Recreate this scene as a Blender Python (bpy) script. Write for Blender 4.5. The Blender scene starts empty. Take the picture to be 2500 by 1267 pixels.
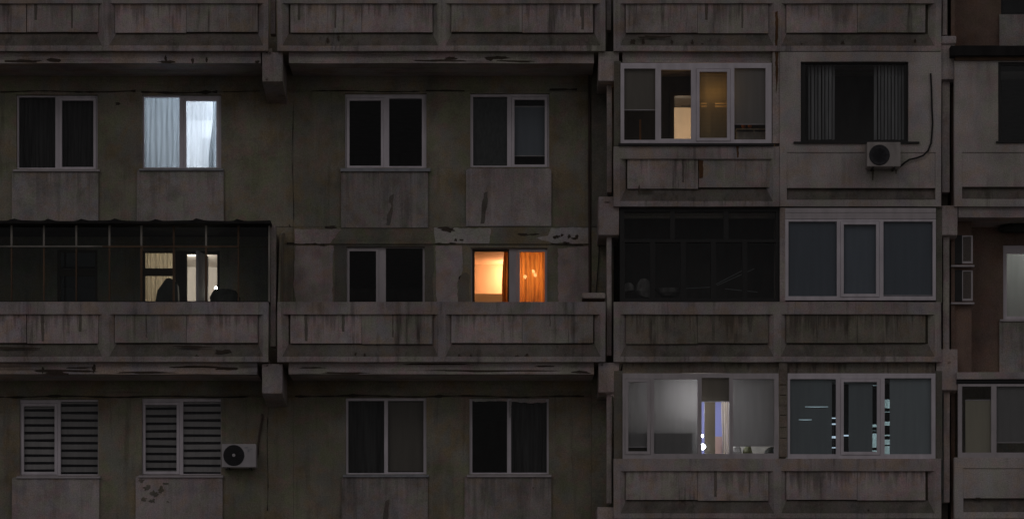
import bpy, bmesh, math, random
from mathutils import Vector, noise
R = math.radians
random.seed(7)
scn = bpy.context.scene
col = scn.collection

# ------------------------------------------------------------------ camera, world, sun, exposure
S, D, HZ, CX, EYE = 135.4, 50.0, 1726.0, 1250.0, 1.6      # photo pixels per metre on the balcony fronts, distance, horizon row
cam = bpy.data.cameras.new('camera'); cam_o = bpy.data.objects.new('camera', cam); col.objects.link(cam_o)
cam_o.location = (0, -D, EYE); cam_o.rotation_euler = (R(90), 0, 0)
cam.sensor_width = 36; cam.lens = 36 * D * S / 2500; cam.shift_y = (HZ - 633.5) / 2500; cam.clip_end = 1000
scn.camera = cam_o

SUN_EL, SUN_AZ = 34, -28                                  # soft city glow from the upper left, in front of the facade
world = bpy.data.worlds.new('World'); scn.world = world; world.use_nodes = True
wn, wl = world.node_tree.nodes, world.node_tree.links
sky = wn.new('ShaderNodeTexSky'); sky.sky_type = 'NISHITA'; sky.sun_disc = False
sky.sun_elevation = R(SUN_EL); sky.sun_rotation = R(180 + SUN_AZ)
hs = wn.new('ShaderNodeHueSaturation'); hs.inputs['Saturation'].default_value = .12
mx = wn.new('ShaderNodeMix'); mx.data_type = 'RGBA'; mx.blend_type = 'MULTIPLY'; mx.inputs['Factor'].default_value = 1
mx.inputs['B'].default_value = (1.0, .945, .955, 1)
wl.new(sky.outputs[0], hs.inputs['Color']); wl.new(hs.outputs[0], mx.inputs['A'])
wl.new(mx.outputs['Result'], wn['Background'].inputs[0]); wn['Background'].inputs[1].default_value = .0198
sun = bpy.data.lights.new('sun', 'SUN'); sun.energy = .136; sun.angle = R(24); sun.color = (1, .92, .90)
sun_o = bpy.data.objects.new('sun', sun); col.objects.link(sun_o)
el, az = R(SUN_EL), R(SUN_AZ)
sun_o.rotation_euler = (-Vector((math.sin(az) * math.cos(el), -math.cos(az) * math.cos(el), math.sin(el)))).to_track_quat('-Z', 'Y').to_euler()
scn.view_settings.view_transform = 'Standard'; scn.view_settings.look = 'None'
scn.view_settings.exposure = 0; scn.view_settings.gamma = 1

# ------------------------------------------------------------------ helpers
def X(px, d=0): return (px - CX) / S * (D + d) / D        # photo column -> metres, for something d metres behind the balcony fronts
def Z(py, d=0): return EYE + (HZ - py) / S * (D + d) / D  # photo row -> height

class MB:
    def __init__(s): s.v, s.f, s.m, s.cur = [], [], [], 0
    def face(s, idx): s.f.append(tuple(idx)); s.m.append(s.cur)
    def vert(s, p): s.v.append(tuple(p)); return len(s.v) - 1
    def wbox(s, x0, x1, y0, y1, z0, z1):
        if x0 > x1: x0, x1 = x1, x0
        if y0 > y1: y0, y1 = y1, y0
        if z0 > z1: z0, z1 = z1, z0
        b = len(s.v)
        for z in (z0, z1):
            for x, y in ((x0, y0), (x1, y0), (x1, y1), (x0, y1)): s.v.append((x, y, z))
        for q in ((0, 3, 2, 1), (4, 5, 6, 7), (0, 1, 5, 4), (1, 2, 6, 5), (2, 3, 7, 6), (3, 0, 4, 7)): s.face([b + i for i in q])
        return s
    def box(s, a, b, t, bt, d0, d1): return s.wbox(X(a, d0), X(b, d0), d0, d1, Z(t, d0), Z(bt, d0))
    def prism(s, pts, y0, y1):                            # outline in (x, z), run along y
        n = len(pts); b = len(s.v)
        for y in (y0, y1):
            for x, z in pts: s.v.append((x, y, z))
        s.face(range(b, b + n)); s.face(reversed(range(b + n, b + 2 * n)))
        for i in range(n):
            j = (i + 1) % n; s.face((b + i, b + n + i, b + n + j, b + j))
        return s
    def xprism(s, pts, x0, x1):                           # outline in (y, z), run along x
        n = len(pts); b = len(s.v)
        for x in (x0, x1):
            for y, z in pts: s.v.append((x, y, z))
        s.face(range(b, b + n)); s.face(reversed(range(b + n, b + 2 * n)))
        for i in range(n):
            j = (i + 1) % n; s.face((b + i, b + n + i, b + n + j, b + j))
        return s
    def zprism(s, pts, z0, z1):                           # outline in (x, y), run along z
        n = len(pts); b = len(s.v)
        for z in (z0, z1):
            for x, y in pts: s.v.append((x, y, z))
        s.face(range(b, b + n)); s.face(reversed(range(b + n, b + 2 * n)))
        for i in range(n):
            j = (i + 1) % n; s.face((b + i, b + n + i, b + n + j, b + j))
        return s
    def holes(s, x0, x1, z0, z1, hs, y0, y1):             # a slab with rectangular openings
        e = 1e-5
        xs = sorted({round(q, 5) for q in [x0, x1] + [h[0] for h in hs] + [h[1] for h in hs] if x0 - e <= q <= x1 + e})
        zs = sorted({round(q, 5) for q in [z0, z1] + [h[2] for h in hs] + [h[3] for h in hs] if z0 - e <= q <= z1 + e})
        def solid(i, k):
            if i < 0 or k < 0 or i >= len(xs) - 1 or k >= len(zs) - 1: return False
            cx, cz = (xs[i] + xs[i + 1]) / 2, (zs[k] + zs[k + 1]) / 2
            return not any(h[0] < cx < h[1] and h[2] < cz < h[3] for h in hs)
        ids = {}
        def V(i, k, y):
            if (i, k, y) not in ids: ids[(i, k, y)] = s.vert((xs[i], y, zs[k]))
            return ids[(i, k, y)]
        for i in range(len(xs) - 1):
            for k in range(len(zs) - 1):
                if not solid(i, k): continue
                s.face((V(i, k, y0), V(i + 1, k, y0), V(i + 1, k + 1, y0), V(i, k + 1, y0)))
                s.face((V(i, k, y1), V(i, k + 1, y1), V(i + 1, k + 1, y1), V(i + 1, k, y1)))
                if not solid(i - 1, k): s.face((V(i, k, y0), V(i, k + 1, y0), V(i, k + 1, y1), V(i, k, y1)))
                if not solid(i + 1, k): s.face((V(i + 1, k, y0), V(i + 1, k, y1), V(i + 1, k + 1, y1), V(i + 1, k + 1, y0)))
                if not solid(i, k - 1): s.face((V(i, k, y0), V(i, k, y1), V(i + 1, k, y1), V(i + 1, k, y0)))
                if not solid(i, k + 1): s.face((V(i, k + 1, y0), V(i + 1, k + 1, y0), V(i + 1, k + 1, y1), V(i, k + 1, y1)))
        return s
    def pholes(s, a, b, t, bt, hs, d0, d1):               # the same from photo measures
        return s.holes(X(a, d0), X(b, d0), Z(bt, d0), Z(t, d0), [(X(h[0], d0), X(h[1], d0), Z(h[3], d0), Z(h[2], d0)) for h in hs], d0, d1)
    def tube(s, pts, r, n=8):
        pts = [Vector(p) for p in pts]; rings = []
        for i, p in enumerate(pts):
            t = (pts[min(i + 1, len(pts) - 1)] - pts[max(i - 1, 0)]).normalized()
            u = t.cross(Vector((0, 1, 0)) if abs(t.y) < .9 else Vector((1, 0, 0))).normalized(); w = t.cross(u)
            rr = r[i] if isinstance(r, (list, tuple)) else r
            rings.append([s.vert(p + u * rr * math.cos(2 * math.pi * k / n) + w * rr * math.sin(2 * math.pi * k / n)) for k in range(n)])
        for a, b in zip(rings, rings[1:]):
            for k in range(n): s.face((a[k], a[(k + 1) % n], b[(k + 1) % n], b[k]))
        s.face(rings[0][::-1]); s.face(rings[-1]); return s
    def lathe(s, c, prof, n=24, axis='y'):                # prof: (radius, offset along the axis)
        c = Vector(c); rings = []
        for r, o in prof:
            ring = []
            for k in range(n):
                a = 2 * math.pi * k / n
                p = Vector((r * math.cos(a), o, r * math.sin(a))) if axis == 'y' else Vector((r * math.cos(a), r * math.sin(a), o))
                ring.append(s.vert(c + p))
            rings.append(ring)
        for a, b in zip(rings, rings[1:]):
            for k in range(n): s.face((a[k], a[(k + 1) % n], b[(k + 1) % n], b[k]))
        s.face(rings[0][::-1]); s.face(rings[-1]); return s
    def blob(s, cx, cz, w, h, y, th=.004, n=14, seed=0, rough=.45):   # a ragged flake or hole left in the render
        rd = random.Random(seed); pts = []
        for k in range(n):
            a = 2 * math.pi * k / n; q = 1 - rough * rd.random()
            pts.append((cx + w / 2 * q * math.cos(a), cz + h / 2 * q * math.sin(a)))
        return s.prism(pts, y - th, y + .002)
    def flake(s, px, py, w, h, d, seed=0, rough=.45, th=.004): return s.blob(X(px, d), Z(py, d), w / S, h / S, d, th, 14, seed, rough)
    def patch(s, pts, d, th=.004, rag=3.0, seed=0):       # a ragged area of paint or render, outline in photo measures
        rd = random.Random(seed); out = []
        for (ax, ay), (bx, by) in zip(pts, pts[1:] + pts[:1]):
            n = max(1, int(math.hypot(bx - ax, by - ay) / 9))
            for k in range(n):
                t = k / n; j = rag if (k and n > 1) else 0
                out.append((X(ax + (bx - ax) * t + rd.uniform(-j, j), d), Z(ay + (by - ay) * t + rd.uniform(-j, j), d)))
        return s.prism(out, d - th, d + .003)
    def build(s, name, mats, parent=None, jit=0, cut=.35, bev=0, smooth=False, loc=None, label=None):
        me = bpy.data.meshes.new(name)
        off = Vector((0, 0, 0))
        if parent is not None:
            q = parent
            while q is not None: off += q.location; q = q.parent
        elif loc is not None: off = Vector(loc)
        me.from_pydata([tuple(Vector(p) - off) for p in s.v], [], s.f)
        for m in (mats if isinstance(mats, (list, tuple)) else [mats]): me.materials.append(m)
        me.polygons.foreach_set('material_index', s.m)
        bm = bmesh.new(); bm.from_mesh(me)
        bmesh.ops.recalc_face_normals(bm, faces=bm.faces)
        if bev:
            bmesh.ops.bevel(bm, geom=[e for e in bm.edges if len(e.link_faces) == 2 and e.calc_face_angle(0) > .6], offset=bev, segments=2, affect='EDGES', profile=.6)
        if jit:
            for _ in range(5):
                es = [e for e in bm.edges if e.calc_length() > cut]
                if not es: break
                bmesh.ops.subdivide_edges(bm, edges=es, cuts=1, use_grid_fill=True)
            for v in bm.verts:
                p = v.co + off
                a = Vector((noise.noise(p * 1.3), noise.noise(p * 1.3 + Vector((9, 3, 5))), noise.noise(p * 1.3 + Vector((4, 17, 2)))))
                b = Vector((noise.noise(p * 5.1), noise.noise(p * 5.1 + Vector((9, 3, 5))), noise.noise(p * 5.1 + Vector((4, 17, 2)))))
                v.co += (a + b * .6) * jit * Vector((1, .45, 1)).length * .6
        bm.to_mesh(me); bm.free()
        if smooth:
            for p in me.polygons: p.use_smooth = True
        o = bpy.data.objects.new(name, me); col.objects.link(o)
        if parent is not None: o.parent = parent
        elif loc is not None: o.location = loc
        if label: o['label'] = label
        return o

def tag(o, label, cat, group=None, kind=None):
    if label: o['label'] = label
    if cat: o['category'] = cat
    if group: o['group'] = group
    if kind: o['kind'] = kind
    return o
def thing(name, label, cat, loc, group=None):
    o = bpy.data.objects.new(name, None); col.objects.link(o); o.location = loc; o.empty_display_size = .2
    return tag(o, label, cat, group)
def lamp_light(name, parent, loc, watts, color, size=.12):
    l = bpy.data.lights.new(name, 'POINT'); l.energy = watts; l.color = color; l.shadow_soft_size = size
    o = bpy.data.objects.new(name, l); col.objects.link(o); o.parent = parent
    o.location = Vector(loc) - parent.location; return o

# ------------------------------------------------------------------ materials
def mat(name):
    m = bpy.data.materials.new(name); m.use_nodes = True
    return m, m.node_tree.nodes, m.node_tree.links, m.node_tree.nodes['Principled BSDF']
def concrete(name, base, tone=.22, hue=.5, streak=.5, sc=1.0, rough=.92, dirt=(.05, .042, .035), blot=.45, bump=.35, hor=False, drip=0):
    m, n, l, p = mat(name)
    p.inputs['Roughness'].default_value = rough; p.inputs['Specular IOR Level'].default_value = .15
    geo = n.new('ShaderNodeNewGeometry')
    def nz(scale, detail, vec=None, rough_=.6):
        t = n.new('ShaderNodeTexNoise'); t.inputs['Scale'].default_value = scale; t.inputs['Detail'].default_value = detail; t.inputs['Roughness'].default_value = rough_
        if vec is None: l.new(geo.outputs['Position'], t.inputs['Vector'])
        else:
            mp = n.new('ShaderNodeMapping'); mp.inputs['Scale'].default_value = vec; l.new(geo.outputs['Position'], mp.inputs['Vector']); l.new(mp.outputs[0], t.inputs['Vector'])
        return t
    def rng(src, a, b, c, d):
        r = n.new('ShaderNodeMapRange'); r.interpolation_type = 'SMOOTHSTEP'; l.new(src, r.inputs[0])
        for i, q in enumerate((a, b, c, d)): r.inputs[i + 1].default_value = q
        return r.outputs[0]
    def mixc(a, b, f, mode='MIX'):
        x = n.new('ShaderNodeMix'); x.data_type = 'RGBA'; x.blend_type = mode
        for sock, q in ((x.inputs['A'], a), (x.inputs['B'], b), (x.inputs['Factor'], f)):
            if isinstance(q, (int, float)): sock.default_value = q
            elif isinstance(q, tuple): sock.default_value = (*q, 1)
            else: l.new(q, sock)
        return x.outputs['Result']
    b = Vector(base)
    green = (b.x * .90, b.y * 1.05, b.z * .78); pink = (b.x * 1.16, b.y * .90, b.z * .96); brown = (b.x * 1.06, b.y * .92, b.z * .66); blue = (b.x * .86, b.y * .98, b.z * 1.12)
    h1 = nz(1.9 * sc, 4, rough_=.6); h2 = nz(2.7 * sc, 4, (1, 1, 1.3), .6); h3 = nz(2.2 * sc, 3, (1.2, 1, .8), .55)
    c = mixc(tuple(base), green, rng(h1.outputs[0], .46, .62, 0, hue))
    c = mixc(c, pink, rng(h2.outputs[0], .5, .66, 0, hue))
    c = mixc(c, brown, rng(h1.outputs[0], .5, .36, 0, hue))
    c = mixc(c, blue, rng(h3.outputs[0], .52, .68, 0, hue * .8))
    t1 = nz(2.3 * sc, 8); t2 = nz(48, 3)
    c = mixc(c, (0, 0, 0), rng(t1.outputs[0], .42, .72, 0, blot * .55))
    c = mixc(c, c, 0)
    g = n.new('ShaderNodeHueSaturation'); l.new(c, g.inputs['Color']); t0 = nz(.55, 4, (1, 1, .8), .6); vm = n.new('ShaderNodeMath'); vm.operation = 'MULTIPLY'; l.new(rng(t2.outputs[0], .25, .75, 1 - tone, 1 + tone), vm.inputs[0]); l.new(rng(t0.outputs[0], .36, .64, .80, 1.16), vm.inputs[1]); l.new(vm.outputs[0], g.inputs['Value'])
    c = g.outputs[0]
    if streak:
        s1 = nz(1, 4, (6, 6, .4) if not hor else (.5, 9, 12), .7); s2 = nz(1, 3, (16, 16, .6) if not hor else (.9, 9, 30), .6); s3 = nz(.8, 2)
        f = n.new('ShaderNodeMath'); f.operation = 'MULTIPLY'; l.new(rng(s1.outputs[0], .5, .7, 0, streak), f.inputs[0]); l.new(rng(s3.outputs[0], .38, .6, .15, 1), f.inputs[1])
        c = mixc(c, dirt, f.outputs[0])
        f2 = n.new('ShaderNodeMath'); f2.operation = 'MULTIPLY'; l.new(rng(s2.outputs[0], .56, .72, 0, streak * .7), f2.inputs[0]); l.new(rng(s3.outputs[0], .4, .58, 1, .1), f2.inputs[1])
        c = mixc(c, tuple(v * 1.4 for v in base), f2.outputs[0])
    if drip:                                              # dirt that has run down from the top edge of the piece
        tc = n.new('ShaderNodeTexCoord'); sx = n.new('ShaderNodeSeparateXYZ'); l.new(tc.outputs['Generated'], sx.inputs[0])
        d1 = nz(1, 3, (11, 3, .12), .65); d2 = nz(1, 2, (2.2, 1, .05), .5)
        ad = n.new('ShaderNodeMath'); ad.operation = 'MULTIPLY_ADD'; ad.inputs[1].default_value = .55; l.new(d2.outputs[0], ad.inputs[0]); l.new(d1.outputs[0], ad.inputs[2])
        zz = n.new('ShaderNodeMath'); zz.operation = 'MULTIPLY_ADD'; zz.inputs[1].default_value = .34; l.new(sx.outputs['Z'], zz.inputs[0]); l.new(ad.outputs[0], zz.inputs[2])
        c = mixc(c, dirt, rng(zz.outputs[0], .98, 1.16, 0, drip))
        d3 = nz(1, 2, (7, 3, .15), .6); c = mixc(c, tuple(min(.6, v * 1.5) for v in base), rng(d3.outputs[0], .6, .72, 0, drip * .5))
    l.new(c, p.inputs['Base Color'])
    bp = n.new('ShaderNodeBump'); bp.inputs['Strength'].default_value = bump; bp.inputs['Distance'].default_value = .02
    t3 = nz(14, 6); l.new(t3.outputs[0], bp.inputs['Height']); l.new(bp.outputs[0], p.inputs['Normal'])
    return m
def plain(name, base, rough=.6, var=.12, sc=6, metal=0, spec=.3):
    m, n, l, p = mat(name)
    p.inputs['Roughness'].default_value = rough; p.inputs['Metallic'].default_value = metal; p.inputs['Specular IOR Level'].default_value = spec
    geo = n.new('ShaderNodeNewGeometry'); t = n.new('ShaderNodeTexNoise'); t.inputs['Scale'].default_value = sc; t.inputs['Detail'].default_value = 6
    mp = n.new('ShaderNodeMapping'); mp.inputs['Scale'].default_value = (1, 1, .35); l.new(geo.outputs['Position'], mp.inputs[0]); l.new(mp.outputs[0], t.inputs['Vector'])
    r = n.new('ShaderNodeMapRange'); l.new(t.outputs[0], r.inputs[0]); r.inputs[1].default_value = .3; r.inputs[2].default_value = .7; r.inputs[3].default_value = 1 - var; r.inputs[4].default_value = 1 + var
    h = n.new('ShaderNodeHueSaturation'); h.inputs['Color'].default_value = (*base, 1); l.new(r.outputs[0], h.inputs['Value']); l.new(h.outputs[0], p.inputs['Base Color'])
    return m
def glass(name, tint=(.9, .92, .92), refl=.5, rough=.0):
    m, n, l, p = mat(name); n.remove(p); out = n['Material Output']
    tr = n.new('ShaderNodeBsdfTransparent'); tr.inputs[0].default_value = (*tint, 1)
    gl = n.new('ShaderNodeBsdfGlossy'); gl.inputs['Roughness'].default_value = rough
    fr = n.new('ShaderNodeFresnel'); fr.inputs[0].default_value = 1.45
    ml = n.new('ShaderNodeMath'); ml.operation = 'MULTIPLY'; ml.inputs[1].default_value = refl; l.new(fr.outputs[0], ml.inputs[0])
    x = n.new('ShaderNodeMixShader'); l.new(ml.outputs[0], x.inputs[0]); l.new(tr.outputs[0], x.inputs[1]); l.new(gl.outputs[0], x.inputs[2]); l.new(x.outputs[0], out.inputs[0])
    return m
def cloth(name, base, trans=.45, open_=0.0, weave=.15, sc=60):
    m, n, l, p = mat(name); n.remove(p); out = n['Material Output']
    geo = n.new('ShaderNodeNewGeometry'); t = n.new('ShaderNodeTexNoise'); t.inputs['Scale'].default_value = 1; t.inputs['Detail'].default_value = 4
    mp = n.new('ShaderNodeMapping'); mp.inputs['Scale'].default_value = (sc * .25, sc * .25, 1.2); l.new(geo.outputs['Position'], mp.inputs[0]); l.new(mp.outputs[0], t.inputs['Vector'])
    r = n.new('ShaderNodeMapRange'); l.new(t.outputs[0], r.inputs[0]); r.inputs[1].default_value = .3; r.inputs[2].default_value = .7; r.inputs[3].default_value = 1 - weave; r.inputs[4].default_value = 1 + weave
    h = n.new('ShaderNodeHueSaturation'); h.inputs['Color'].default_value = (*base, 1); l.new(r.outputs[0], h.inputs['Value'])
    a = n.new('ShaderNodeBsdfDiffuse'); b = n.new('ShaderNodeBsdfTranslucent'); x = n.new('ShaderNodeMixShader'); x.inputs[0].default_value = trans
    l.new(h.outputs[0], a.inputs[0]); l.new(h.outputs[0], b.inputs[0]); l.new(a.outputs[0], x.inputs[1]); l.new(b.outputs[0], x.inputs[2])
    if open_:
        tr = n.new('ShaderNodeBsdfTransparent'); y = n.new('ShaderNodeMixShader'); y.inputs[0].default_value = open_
        l.new(x.outputs[0], y.inputs[1]); l.new(tr.outputs[0], y.inputs[2]); l.new(y.outputs[0], out.inputs[0])
    else: l.new(x.outputs[0], out.inputs[0])
    return m
def glow(name, color, strength):
    m, n, l, p = mat(name)
    p.inputs['Base Color'].default_value = (.8, .8, .8, 1); p.inputs['Emission Color'].default_value = (*color, 1); p.inputs['Emission Strength'].default_value = strength
    return m

M = dict(
    par=concrete('parapet_concrete', (.372, .328, .332), streak=.6, hue=.65),
    dkint=plain('darkened_interior', (.03, .028, .026), .9, .3), dkorange=cloth('unlit_orange_curtain', (.42, .17, .05), .4, 0, .2),  # balcony wall darkened in colour to stand in for deep shade
    pan=concrete('panel_concrete', (.405, .355, .355), drip=.34, streak=.85, hue=.65, sc=1.4),
    panA=concrete('worn_panel_concrete', (.36, .325, .315), drip=.12, streak=.9, sc=1.2, hue=.7), panB=concrete('pinkish_panel_concrete', (.44, .372, .38), drip=.45, streak=.7, sc=1.6, hue=.6), drip=concrete('damp_run', (.17, .15, .135), streak=0, hue=.4),
    panG=concrete('greenish_panel_concrete', (.235, .212, .185), drip=.55, streak=.8, sc=1.4),
    slope=concrete('sooty_ledge', (.18, .162, .15), streak=.6, blot=.7),
    slab=concrete('slab_edge_concrete', (.42, .37, .375), streak=.55, hue=.65, hor=True, dirt=(.06, .04, .03)),
    soffit=concrete('soffit_concrete', (.44, .40, .36), streak=.35, hor=True),
    wall=concrete('wall_render', (.268, .246, .202), streak=.35, hue=.75),
    beam=concrete('beam_render', (.25, .228, .185), streak=.35, hue=.8, hor=True),
    span=concrete('spandrel_render', (.36, .328, .325), drip=.25, streak=.45, sc=1.5, hue=.6),
    spanP=concrete('pale_spandrel_render', (.44, .39, .398), drip=.15, streak=.25, sc=1.5, blot=.35),
    white=concrete('white_plaster', (.45, .407, .405), streak=.25, blot=.3),
    post=concrete('post_concrete', (.42, .365, .362), streak=.35),
    brack=concrete('beam_end_concrete', (.42, .367, .37), streak=.35),
    brown=concrete('brown_render', (.22, .155, .13), streak=.2, hue=.4),
    pink=concrete('pinkish_paint', (.43, .365, .37), streak=.2, hue=.6, sc=1.4),
    grey=concrete('grey_patch_render', (.18, .17, .15), streak=.15, hue=.5),
    flak=concrete('flaked_white_paint', (.46, .43, .43), streak=.2, blot=.3),
    spall=concrete('bare_spall', (.075, .06, .05), streak=0, hue=.3),
    rust=concrete('rust_run', (.12, .065, .035), streak=0, hue=.3),
    joint=concrete('joint_mastic', (.06, .052, .042), streak=0, hue=.3),
    brick=concrete('old_brick_post', (.24, .205, .175), streak=.3, hor=True),
    pvc=plain('white_pvc', (.64, .60, .65), .45), pvcO=plain('aged_pvc', (.47, .435, .455), .5),
    dkframe=plain('dark_painted_steel', (.02, .02, .02), .5), steel=plain('bare_steel_bar', (.24, .225, .20), .6, .4, 3),
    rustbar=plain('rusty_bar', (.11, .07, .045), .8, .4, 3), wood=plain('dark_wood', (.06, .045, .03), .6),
    sill=plain('sheet_metal_sill', (.30, .31, .34), .4, .2), pipe=plain('brown_pipe', (.07, .05, .042), .6, .3),
    black=plain('black_rubber', (.015, .015, .016), .6), tar=plain('tar_felt', (.018, .017, .017), .85, .4),
    ac=plain('ac_white_metal', (.44, .42, .44), .5), acdark=plain('ac_dark_plastic', (.025, .025, .03), .5),
    glass=glass('window_glass', refl=.62), glassD=glass('dusty_glass', (.62, .68, .68), .6), glassB=glass('blue_film_glass', (.80, .83, .85), .6),
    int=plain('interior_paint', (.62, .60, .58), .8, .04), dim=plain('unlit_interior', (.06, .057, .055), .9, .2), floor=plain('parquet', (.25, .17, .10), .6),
    warmint=plain('warm_wall_paint', (.72, .62, .50), .8, .05), blueint=plain('blue_wall_paint', (.50, .52, .80), .8, .05),
    cream=cloth('cream_curtain', (.66, .58, .44), .5), greyc=cloth('grey_net_curtain', (.35, .38, .40), .5, .03, .18), sheer=cloth('white_net_curtain', (.80, .82, .84), .55, .25, .12),
    orange=cloth('orange_curtain', (.74, .33, .10), .6, .02, .5), dkcur=cloth('dark_net_curtain', (.085, .085, .085), .3, 0, .4), strcur=cloth('grey_drape', (.30, .30, .31), .1, 0, .3),
    blind=cloth('grey_roller_cloth', (.50, .49, .495), .55, 0, .05), blindB=cloth('blue_grey_roller_cloth', (.26, .29, .33), .25, 0, .05), blindG=cloth('green_grey_roller_cloth', (.41, .45, .46), .25, 0, .05),
    blindY=cloth('yellowish_roller_cloth', (.72, .68, .56), .45, 0, .05), blindT=cloth('tan_roller_cloth', (.25, .225, .195), .3, 0, .06), blindW=cloth('warm_roller_cloth', (.55, .48, .34), .6, 0, .06), zebra=cloth('zebra_pale_cloth', (.50, .475, .475), .3, 0, .1), zebraD=cloth('zebra_dark_cloth', (.012, .011, .016), .3, 0, .1),
    acold=plain('yellowed_ac_metal', (.32, .295, .285), .6, .3, 5), bag=plain('dark_bag', (.03, .035, .03), .6, .4, 9), paled=plain('dark_clutter', (.15, .145, .14), .8, .4, 12), rodm=plain('rod_metal', (.20, .22, .22), .5), pale=plain('pale_clutter', (.5, .5, .5), .7, .3, 12), screen=plain('insect_screen', (.075, .08, .08), .9, .2, 30),  # dark clutter: a darker copy of the pale clutter colour
)

# ------------------------------------------------------------------ ground
g = MB(); g.wbox(-120, 120, -140, 60, -.3, 0)
tag(g.build('ground', concrete('pale_paving', (.30, .285, .27), streak=0), loc=(0, 0, 0)), None, None, None, 'structure')

# ------------------------------------------------------------------ the building
BLD = thing('apartment_building', 'weathered concrete panel apartment block with stained balconies and dark and lit windows', 'building', (0, 1.15, 0))
W = 1.15                                                  # depth of the flat facade behind the balcony fronts
XA0, XA1, XB1, XC1 = -147, 655, 1478, 2298

def parapet(x0, x1, L, fields, mull, stile=30, seed=0, pm='pan', label=None, chips=()):
    T = L - 146
    m = MB()
    m.box(x0, x1, T, L - 116, 0, .13)                     # top rail
    m.cur = 2; m.xprism([(.13, Z(L - 45)), (.098, Z(L - 45)), (.0, Z(L - 13)), (.13, Z(L - 13))], X(x0), X(x1))   # sloping ledge
    m.cur = 0; m.box(x0, x1, L - 12.9, L, -.012, .13)     # lip
    for a, b, la, lb in [(x0, x0 + stile - 18, 0, 1), (x1 - stile + 18, x1, 1, 0)] + [(c - 9, c + 9, 1, 1) for c in mull]:
        A, B = X(a), X(b); k = 18 / S
        m.zprism([(A, -.002), (B, -.002), (B + k * lb, .125), (A - k * la, .125)], Z(L - 11), Z(L - 116) + .002)
    m.cur = 1
    for (px, py, w, h) in chips: m.flake(px, py, w, h, -.006 if py > L - 14 else .012, seed + int(px), .6)
    m.cur = 0
    o = m.build('balcony_parapet', [M['par'], M['spall'], M['slope']], BLD, jit=.006)
    if label: o['label'] = label
    for i, (a, b) in enumerate(fields):
        p = MB(); p.box(a, b, L - 118, L - 45 + random.uniform(-2, 2), .045, .1)
        p.cur = 1
        rd = random.Random(seed + i)
        for k in range(rd.randint(0, 2)):                 # damp runs under the rail
            q = rd.uniform(a + 8, b - 12); w = rd.choice((3, 5, 8)); h = rd.uniform(20, 66)
            p.patch([(q, L - 116), (q + w, L - 116), (q + w * .9, L - 116 + h), (q + w * .1, L - 116 + h)], .045, .002, .8, seed + k)
        p.build('infill_panel', [M[pm if pm == 'panG' else rd.choice(('pan', 'panA', 'panB'))], M['drip']], o, jit=.004)
    s = MB(); s.box(x0 + 2, x1 - 2, L - 120, L - 28, .101, .14)
    s.build('panel_backing', M['joint'], o)
    return o

def slab(x0, x1, L, seed=0, chips=(), d0=.12):
    m = MB(); m.box(x0, x1, L + 1, L + 30, d0, W + .3)
    m.cur = 1
    for (px, py, w, h) in chips: m.flake(px, py, w, h, d0, seed + int(px), .5)
    m.cur = 2
    m.wbox(X(x0 - 26), X(x1 + 26), .131, W + .3, Z(L) + .0, Z(L - 10))
    return m.build('balcony_slab', [M['slab'], M['spall'], M['soffit']], BLD, jit=.008)

def beam_end(x0, x1, t, b, tap=14, chips=()):
    m = MB(); d = .09
    m.xprism([(d, Z(t, d)), (d, Z(b, d)), (d + .12, Z(b + 4, d)), (W, Z(b, d) - tap / S), (W, Z(t, d))], X(x0, d), X(x1, d))
    m.cur = 1
    for (px, py, w, h) in chips: m.flake(px, py, w, h, d, int(px), .5)
    return m.build('beam_end', [M['brack'], M['spall']], BLD, jit=.008, cut=.25, bev=.012)

# balconies: bays A, B and C from the left
for L in (125, 883):
    sd = L
    parapet(XA0, XA1, L, [(-115, 64), (66, 240), (281, 454.6), (455.4, 629)], [258], seed=sd, chips=[(200, L - 8, 16, 9), (452, L - 6, 12, 10)] if L == 125 else [(30, L - 34, 150, 10), (470, L - 36, 120, 9), (545, L - 24, 60, 16), (480, L - 12, 14, 14), (358, L - 5, 9, 8), (645, L - 60, 7, 40)])
    parapet(677, XB1, L, [(709, 882.6), (883.4, 1056), (1102, 1274.6), (1275.4, 1448)], [1079], seed=sd + 1, chips=[(800, L - 28, 9, 18), (826, L - 32, 7, 14), (1285, L - 6, 7, 14)] if L == 125 else [(868, L - 14, 9, 26), (890, L - 10, 8, 30), (1122, L - 10, 10, 24), (1150, L - 10, 8, 18), (1262, L - 12, 14, 12), (1285, L - 12, 16, 20), (1270, L - 140, 40, 10)])
slab(XA0 + 28, 637, 125, 3, [(60, 150, 110, 10), (130, 148, 50, 14), (410, 152, 60, 8), (405, 145, 8, 22), (470, 150, 9, 18), (505, 148, 8, 16), (628, 152, 18, 10)])
slab(705, 1450, 125, 4, [(1075, 149, 170, 7), (1100, 143, 40, 10), (1195, 144, 30, 12), (1220, 142, 60, 12), (1260, 150, 110, 6)])
slab(XA0 + 28, 628, 883, 5, [(150, 905, 210, 9), (140, 912, 100, 9), (230, 900, 12, 24), (105, 903, 9, 20), (190, 898, 90, 6), (360, 909, 190, 7), (480, 896, 210, 7), (560, 900, 80, 10)])
slab(705, 1450, 883, 6, [(840, 910, 140, 6), (760, 898, 90, 5), (1060, 889, 260, 5), (1200, 905, 420, 6), (1420, 908, 60, 9), (1330, 894, 60, 5)])
beam_end(640, 690, 129, 200, 22, [(651, 196, 9, 14), (655, 131, 20, 8)])
beam_end(640, 690, 888, 960, 18, [(653, 892, 5, 5)])
beam_end(1461, 1511, 126, 198, 4)
beam_end(1461, 1511, 480, 574, 4, [(1482, 494, 18, 4)])
beam_end(1461, 1511, 885, 957, 4, [(1470, 890, 6, 6)])
beam_end(1458, 1500, 1237, 1330, 4)
beam_end(2286, 2331, 108, 194, 4)
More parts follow.
